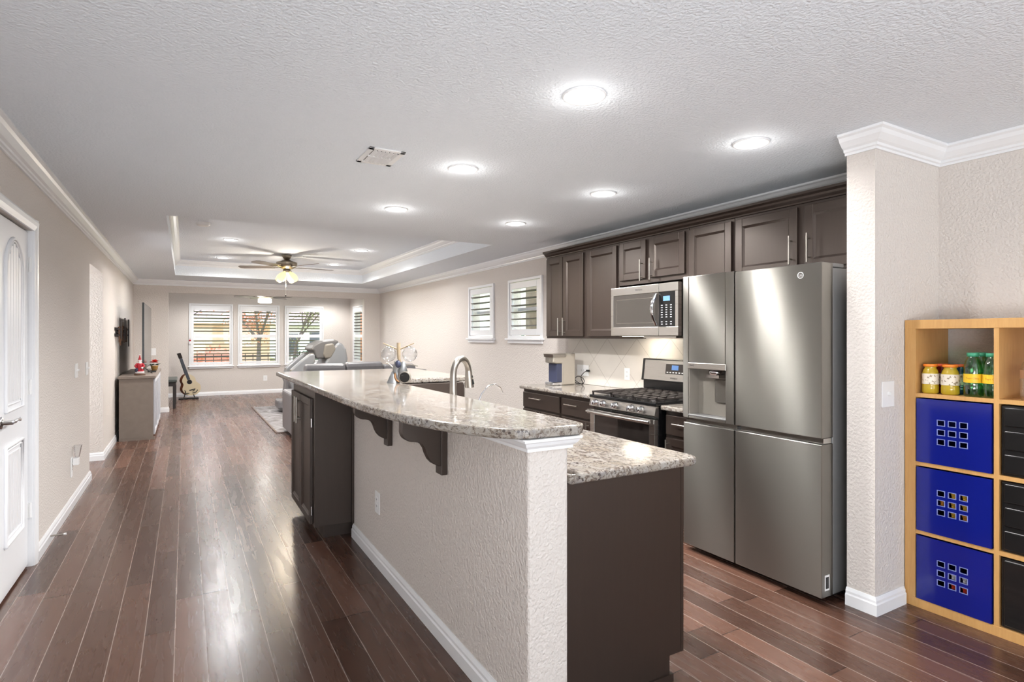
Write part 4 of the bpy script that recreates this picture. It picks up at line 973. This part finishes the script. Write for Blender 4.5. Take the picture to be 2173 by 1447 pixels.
# ---------------------------------------------------------------- piano, bench, guitar
M['pianow'] = plain('dark_red_brown_piano', (74, 44, 36), .25)
t = thing('upright_piano', 'dark brown upright piano hidden mostly behind the wall end', 'piano', (-.9, 14.3, 0))
B(-1.55, 13.75, .0, -1.15, 15.1, 1.1).build('case', 'pianow', t, bevel=.006)
B(-1.15, 13.75, .60, -.42, 15.1, .76).build('keybed', 'pianow', t, bevel=.006)
B(-.50, 13.78, 0, -.43, 13.86, .60).build('leg', 'pianow', t); B(-.50, 15.0, 0, -.43, 15.08, .60).build('leg', 'pianow', t)
B(-1.15, 13.85, .761, -.46, 15.0, .775).build('keys', 'plate', t)
M['bench'] = plain('dark_green_black_bench', (62, 68, 64), .4)
t = thing('piano_bench', 'black bench with padded green-grey seat beside the guitar', 'bench', (-.33, 13.2, 0))
B(-.52, 12.75, .50, -.13, 13.75, .56).build('seat', 'bench', t, bevel=.018, seg=3)
B(-.50, 12.78, .43, -.15, 13.72, .50).build('apron', 'iron', t)
for x in (-.50, -.20):
    for y in (12.78, 13.67): B(x, y, 0, x+.05, y+.05, .43).build('leg', 'iron', t)
M['spruce'] = plain('pale_guitar_top', (232, 216, 184), .3); M['gside'] = plain('reddish_guitar_side', (128, 70, 40), .3); M['fret'] = plain('dark_fretboard', (84, 88, 96), .4)
gx, gy, gz = .085, 14.72, .31; al = R(17.5)
def gp(a, b, w=0.): return (gx-a*sin(al)*1.0+b*cos(al)+w*.5, gy-w*.9+(a*.12)-b*.3, gz+a*cos(al)+b*sin(al))
out = []
for k in range(48):
    th = 2*pi*k/48; c_ = cos(th); s_ = sin(th)
    w_ = .185*(1-.22*(c_+.1))*(1-.26*math.exp(-((c_-.18)/.26)**2)); out.append((c_*.245, s_*w_))
t = thing('guitar', 'pale-topped acoustic guitar leaning on a black floor stand', 'guitar', (gx, gy, .08))
m = MB(); N = len(out); m.cur = 0
m.add([gp(a, b, -.05) for a, b in out]+[gp(a, b, .05) for a, b in out], [tuple(range(N))]+[(i, (i+1) % N, N+(i+1) % N, N+i) for i in range(N)]); m.build('body', 'gside', t, label='reddish brown back and sides')
MB().add([gp(a, b, .05) for a, b in out]+[gp(a, b, .054) for a, b in out], [tuple(range(N, 2*N))]+[(i, (i+1) % N, N+(i+1) % N, N+i) for i in range(N)]).build('soundboard', 'spruce', t, label='pale spruce top')
def disk(r, a0, w, n=20): return [gp(a0+r*cos(2*pi*k/n), r*sin(2*pi*k/n), w) for k in range(n)]
MB().add(disk(.052, .065, .0555)+disk(.052, .065, .054), [tuple(range(20))]+[(i, (i+1) % 20, 20+(i+1) % 20, 20+i) for i in range(20)]).build('rosette', 'fret', t)
MB().add(disk(.042, .065, .0565)+disk(.042, .065, .055), [tuple(range(20))]+[(i, (i+1) % 20, 20+(i+1) % 20, 20+i) for i in range(20)]).build('sound_hole', 'slot', t)
def gbox(a0, b0, a1, b1, w0, w1, nm, mt, b2=None):
    b2 = b1 if b2 is None else b2
    return MB().add([gp(a0, -b0 if b0 > 0 else b0, w0), gp(a0, b1, w0), gp(a1, b2, w0), gp(a1, -b2, w0), gp(a0, -b1, w1), gp(a0, b1, w1), gp(a1, b2, w1), gp(a1, -b2, w1)],
        [(0, 1, 2, 3), (4, 5, 6, 7), (0, 1, 5, 4), (1, 2, 6, 5), (2, 3, 7, 6), (3, 0, 4, 7)]).build(nm, mt, t)
gbox(.12, .03, .62, .03, .03, .06, 'fretboard', 'fret', .024)
gbox(.62, .03, .74, .036, .03, .05, 'headstock', 'iron', .034)
gbox(-.125, .06, -.105, .06, .053, .062, 'bridge', 'slot')
t = thing('guitar_stand', 'low black folding stand holding the guitar', 'guitar stand', (.09, 14.68, 0))
m = MB()
m.tube([(-.02, 14.62, .01), (.02, 14.68, .16), (.0, 14.60, .19)], .009, 8).tube([(.20, 14.62, .01), (.15, 14.68, .16), (.19, 14.58, .20)], .009, 8)
m.tube([(.15, 14.60, .13), (.22, 14.58, .15), (.25, 14.55, .20)], .008, 8).tube([(.02, 14.68, .12), (.15, 14.68, .12)], .008, 8); m.build('arms', 'rubber', t)
B(-.12, 14.50, .0, .06, 14.62, .025).box(.04, 14.50, 0, .27, 14.60, .03).build('base', 'rubber', t, bevel=.004)
t = thing('hanging_ornament', 'small red and white ornament hanging on the left shutter frame', 'ornament', (.105, 15.15, 1.2))
MB().tube([(.105, 15.155, 1.36), (.105, 15.155, 1.26)], .003, 6).build('cord', 'slot', t)
MB().ball((.105, 15.15, 1.24), .028, 12, 8, (1, .5, 1.4)).build('figure', 'fur', t); MB().ball((.105, 15.145, 1.30), .02, 10, 8, (1.2, .5, 1)).build('hat', 'red', t)

# ---------------------------------------------------------------- sofa, massage chair, rug
M['leather'] = plain('grey_leather', (122, 120, 122), .35, 0, .06, .1, 40)
M['leather2'] = plain('dark_grey_leather', (104, 102, 100), .4, 0, .06, .1, 40)
t = thing('sofa', 'grey leather reclining sofa seen from behind, beyond the island', 'sofa', (2.3, 8.5, 0))
B(1.40, 8.12, .06, 3.12, 8.95, .45).build('base', 'leather', t, bevel=.03, seg=3)
for k, (a, b, h) in enumerate(((1.41, 1.945, 1.015), (1.955, 2.475, 1.03), (2.485, 2.97, .99))):
    MB().prism([(8.0, .30), (8.03, h-.06), (8.06, h-.01), (8.14, h), (8.22, h-.04), (8.30, .75), (8.38, .45), (8.2, .30)], a, b, 'yz').build('backrest', 'leather', t, bevel=.03, seg=4)
    B(a, 8.3, .40, b, 8.98, .50).build('seat_cushion', 'leather', t, bevel=.03, seg=3)
B(1.24, 8.1, .05, 1.40, 8.95, .62).build('armrest', 'leather', t, bevel=.04, seg=3); B(2.98, 8.02, .05, 3.15, 8.95, .90).build('armrest', 'leather', t, bevel=.03, seg=3)
t = thing('massage_chair', 'big grey massage recliner facing left, in front of the right alcove window', 'massage chair', (2.1, 11.2, 0))
M['shell'] = plain('silver_grey_shell', (140, 142, 144), .3, .1); M['shelld'] = plain('taupe_leather', (126, 120, 110), .4)
Y0, Y1 = 10.85, 11.65
for (a, b) in ((Y0, Y0+.16), (Y1-.16, Y1)):
    MB().prism([(1.60, .62), (1.66, .80), (1.80, .93), (1.99, 1.08), (2.07, 1.07), (2.08, .93), (2.02, .84), (2.28, .78), (2.50, .62), (2.60, .14), (1.80, .12), (1.70, .35)], a, b, 'xz').build('side_arm', 'shell', t, bevel=.035, seg=4, label='silver-grey side arm')
    MB().prism([(1.64, .78), (1.80, .92), (1.99, 1.075), (2.05, 1.09), (2.06, 1.02), (1.98, .96), (1.82, .80), (1.70, .70)], a+.01, b-.01, 'xz').build('arm_pad', 'shelld', t, bevel=.02, seg=3)
MB().prism([(2.20, .80), (2.33, 1.05), (2.47, 1.28), (2.56, 1.27), (2.64, 1.16), (2.67, .98), (2.65, .70), (2.56, .30), (2.40, .30)], Y0+.02, Y1-.02, 'xz').build('back_shell', 'shell', t, bevel=.05, seg=4)
MB().prism([(2.06, 1.12), (2.0, 1.15), (2.06, 1.235), (2.20, 1.31), (2.42, 1.335), (2.52, 1.30), (2.40, 1.12), (2.24, .98), (2.1, .98)], Y0+.05, Y1-.05, 'xz').build('back_cushion', 'leather2', t, bevel=.04, seg=4)
MB().prism([(2.22, 1.06), (2.25, 1.24), (2.40, 1.27), (2.46, 1.15), (2.36, .98), (2.25, .98)], Y0+.015, Y0+.08, 'xz').build('head_pillow', 'shelld', t, bevel=.03, seg=3)
B(1.85, Y0+.16, .40, 2.35, Y1-.16, .62).build('seat', 'leather2', t, bevel=.04, seg=3)
for y in (Y0+.20, Y1-.42): MB().prism([(1.58, .30), (1.62, .66), (1.72, .70), (1.86, .5), (1.74, .22), (1.62, .22)], y, y+.22, 'xz').build('calf_rest', 'leather', t, bevel=.04, seg=3)
B(1.46, Y0+.18, .06, 1.78, Y1-.18, .24).build('footrest', 'leather', t, bevel=.05, seg=3)
B(1.75, Y0+.12, .0125, 2.5, Y1-.12, .12).build('base', 'iron', t, bevel=.01)
def rugm():
    t = NT('grey_patterned_rug'); p = t.pos(); a = t.noise(p, 4, 4, .6, 1.5); b = t.noise(p, 26, 3, .6)
    c = t.ramp(a, [(.35, s2l((96, 92, 92))), (.5, s2l((134, 132, 134))), (.65, s2l((164, 162, 164)))]); P_(t, t.mix(t.math('MULTIPLY', b, .4), c, s2l((140, 130, 124))), .95); t.bump(b, .5, .004); return t.m
M['rug'] = rugm()
t = thing('area_rug', 'grey abstract patterned area rug on the living room floor', 'rug', (2.1, 10.5, 0))
B(1.16, 8.80, .001, 3.10, 12.2, .011).build('pile', 'rug', t)
M['rugedge'] = plain('brown_rug_binding', (120, 104, 96), .9)
B(1.135, 8.775, .001, 1.16, 12.225, .012).box(1.16, 8.775, .001, 3.12, 8.80, .012).box(1.16, 12.2, .001, 3.12, 12.225, .012).box(3.10, 8.80, .001, 3.12, 12.2, .012).build('binding', 'rugedge', t)

# ---------------------------------------------------------------- outside the windows
def grassm():
    t = NT('sunlit_lawn'); n = t.noise(t.pos(), .8, 4, .7); P_(t, t.ramp(n, [(.35, s2l((150, 168, 84))), (.6, s2l((206, 204, 140))), (.75, s2l((214, 196, 150)))]), .95); return t.m
M['grass'] = grassm()
struct(B(-60, 15.36, -.7, 60, 75, -.35).box(4.02, -10, -.7, 60, 15.36, -.35).build('ground', 'grass'))
M['brick'] = plain('peach_brick', (226, 188, 162), .9, 0, .2, 0, 3); M['shingle'] = plain('pink_brown_shingles', (204, 176, 168), .9, 0, .15, 0, 5)
M['cream'] = plain('cream_siding', (240, 232, 218), .8, 0, .03); M['hw'] = plain('white_siding', (246, 246, 248), .8, 0, .01); M['eave'] = plain('beige_eave', (196, 182, 160), .8)
M['wdark'] = plain('house_window', (92, 96, 106), .2); M['ironf'] = plain('black_iron', (46, 42, 46), .6)
def house(x0, x1, y, base, wallm, roofm, label, rh=4.2, wins=()):
    t = thing('house', label, 'house', ((x0+x1)/2, y+4, base), 'houses outside the windows')
    B(x0, y, base, x1, y+8, 2.35).build('walls', wallm, t)
    m = MB().prism([(y-.6, 2.35), (y+8.6, 2.35), (y+4, 2.35+rh)], x0-.6, x1+.6, 'yz'); m.build('roof', roofm, t)
    B(x0-.65, y-.68, 2.2, x1+.65, y-.58, 2.45).build('fascia', 'hw', t)
    for (a, b, c_, d_) in wins:
        w_ = B(a, y-.06, c_, b, y, d_).build('window', 'wdark', t)
        B(a-.1, y-.05, c_-.1, b+.1, y-.01, c_).box(a-.1, y-.05, d_, b+.1, y-.01, d_+.1).build('window_frame', 'hw', w_)
    return t
house(-9, 4.8, 40, -.35, 'brick', 'shingle', 'peach brick house with pinkish roof seen through the left window', 4.4, [(-4, -2.6, .3, 1.7)])
house(6.2, 30, 44, -.35, 'hw', 'shingle', 'white house with grey windows seen through the middle window', 3.0, [(8.0, 9.4, .1, 1.7), (3.6+2.7, 7.2, .1, 1.6), (11.2, 12.6, .1, 1.7)])
t = thing('garden_fence', 'black iron picket fence across the lawn', 'fence', (2, 25, -.35))
m = MB()
for k in range(58): m.box(-8+k*.28, 25, -.35, -7.975+k*.28, 25.025, .72)
m.build('pickets', 'ironf', t)
B(-8, 24.99, .60, 8.26, 25.035, .64).box(-8, 24.99, -.22, 8.26, 25.035, -.18).build('rails', 'ironf', t)
M['bark'] = plain('grey_bark', (110, 98, 96), .9, 0, .2); M['rust'] = plain('rust_leaves', (206, 140, 100), .8, 0, .25); M['shrub'] = plain('green_shrub', (150, 160, 96), .9, 0, .25); M['dshrub'] = plain('dark_green_shrub', (84, 104, 76), .9, 0, .25); M['pshrub'] = plain('reddish_shrub', (222, 150, 122), .9, 0, .25)
def tree(x, y, h, label, leafm, nleaf, spread=1., low=False):
    t = thing('tree', label, 'tree', (x, y, -.35), 'trees beyond the alcove windows'); m = MB(); tips = []
    def br(p, d, L, r, lev):
        q = p+d*L; m.tube([p, p+d*L*.5+Vector((random.uniform(-.04, .04)*L, 0, 0)), q], [r, r*.8, r*.62], 7)
        if lev == 0 or r < .012: tips.append(q); return
        for k in range(3 if lev > 1 else 2):
            a = random.uniform(0, 2*pi); e = random.uniform(.35, .8)*spread; nd = (d+Vector((cos(a)*e, sin(a)*e*.7, random.uniform(-.1, .25)))).normalized(); br(q, nd, L*random.uniform(.62, .85), r*.6, lev-1); tips.append(q)
    br(Vector((x, y, -.35)), Vector((.03, 0, 1)), h*.3, h*.02, 5); m.build('trunk_and_branches', 'bark', t)
    lm = MB()
    for k in range(nleaf):
        c = random.choice(tips)+Vector([random.gauss(0, .22) for _ in range(3)])*h/5; s_ = .05*h/5; d = Vector([random.gauss(0, 1) for _ in range(3)]).normalized(); e = d.orthogonal().normalized()
        lm.add([c, c+d*s_+e*s_*.6, c+d*s_*2, c+d*s_-e*s_*.6], [(0, 1, 2, 3)])
    if low:
        for k in range(700):
            c = Vector((x-.3+random.gauss(0, .38), y+random.gauss(0, .3), 2.0+random.gauss(0, .32))); s_ = .05; d = Vector([random.gauss(0, 1) for _ in range(3)]).normalized(); e = d.orthogonal().normalized()
            lm.add([c, c+d*s_+e*s_*.6, c+d*s_*2, c+d*s_-e*s_*.6], [(0, 1, 2, 3)])
    lm.build('leaves', leafm, t, fixn=False); return t
random.seed(11)
tree(2.45, 24, 5.2, 'bare branching tree with rust leaves seen through the middle alcove window', 'rust', 2200, 1.25, True)
tree(-.6, 30, 4.6, 'thin reddish tree seen through the left alcove window', 'rust', 900)
tree(4.6, 29, 4.6, 'leafy olive tree seen through the right alcove window', 'shrub', 1800)
def shrub(x, y, r, h, mt, label):
    m = MB(); c0 = Vector((x, y, -.35+h*.5))
    for k in range(420):
        d = Vector([random.gauss(0, 1) for _ in range(3)]).normalized(); d = Vector((d.x*r, d.y*r, d.z*h*.5))*random.uniform(.7, 1.0); c = c0+d; s_ = .09; n = Vector([random.gauss(0, 1) for _ in range(3)]).normalized(); e = n.orthogonal().normalized()
        m.add([c, c+n*s_+e*s_*.6, c+n*s_*2, c+n*s_-e*s_*.6], [(0, 1, 2, 3)])
    m.ball(c0, 1, 14, 10, (r*.82, r*.82, h*.42)); o = m.build('shrub', mt, fixn=False); tag(o, label, 'shrub', 'shrubs outside the alcove windows')
shrub(-.9, 27, 1.1, 1.5, 'pshrub', 'reddish shrub beyond the fence, outside the left alcove window')
shrub(1.2, 28, 1.0, 1.3, 'pshrub', 'reddish shrub left of the rust-leaved tree')
shrub(5.1, 26.5, .9, 1.3, 'dshrub', 'dark green shrub outside the right alcove window')
shrub(7.4, 28, 1.0, 3.2, 'rust', 'tall rust-coloured shrub outside the narrow side window')
# beside the kitchen
t = thing('house', 'white neighbouring house wall close outside the small kitchen windows', 'house', (10, 20, -.35), 'houses outside the windows')
B(9.0, 12.9, -.35, 16, 34, 3.2).build('walls', 'hw', t); B(8.3, 12.3, 3.2, 16.5, 34.5, 3.45).build('roof_eave', 'eave', t)
for k in range(3): B(8.985, 14.2+k*2.2, .9, 9.0, 15.2+k*2.2, 2.3).build('window', 'cream', t)
M['stone'] = plain('brown_stacked_stone', (128, 112, 92), .9, 0, .45, .6, 9)
o = B(6.0, 8.9, -.35, 6.6, 9.9, 3.1).build('stone_pillar', 'stone'); tag(o, 'brown stone porch pillar outside the kitchen window beside the cabinets', 'pillar')
shrub(6.6, 11.6, .5, 1.9, 'dshrub', 'green shrub outside the farther small kitchen window')
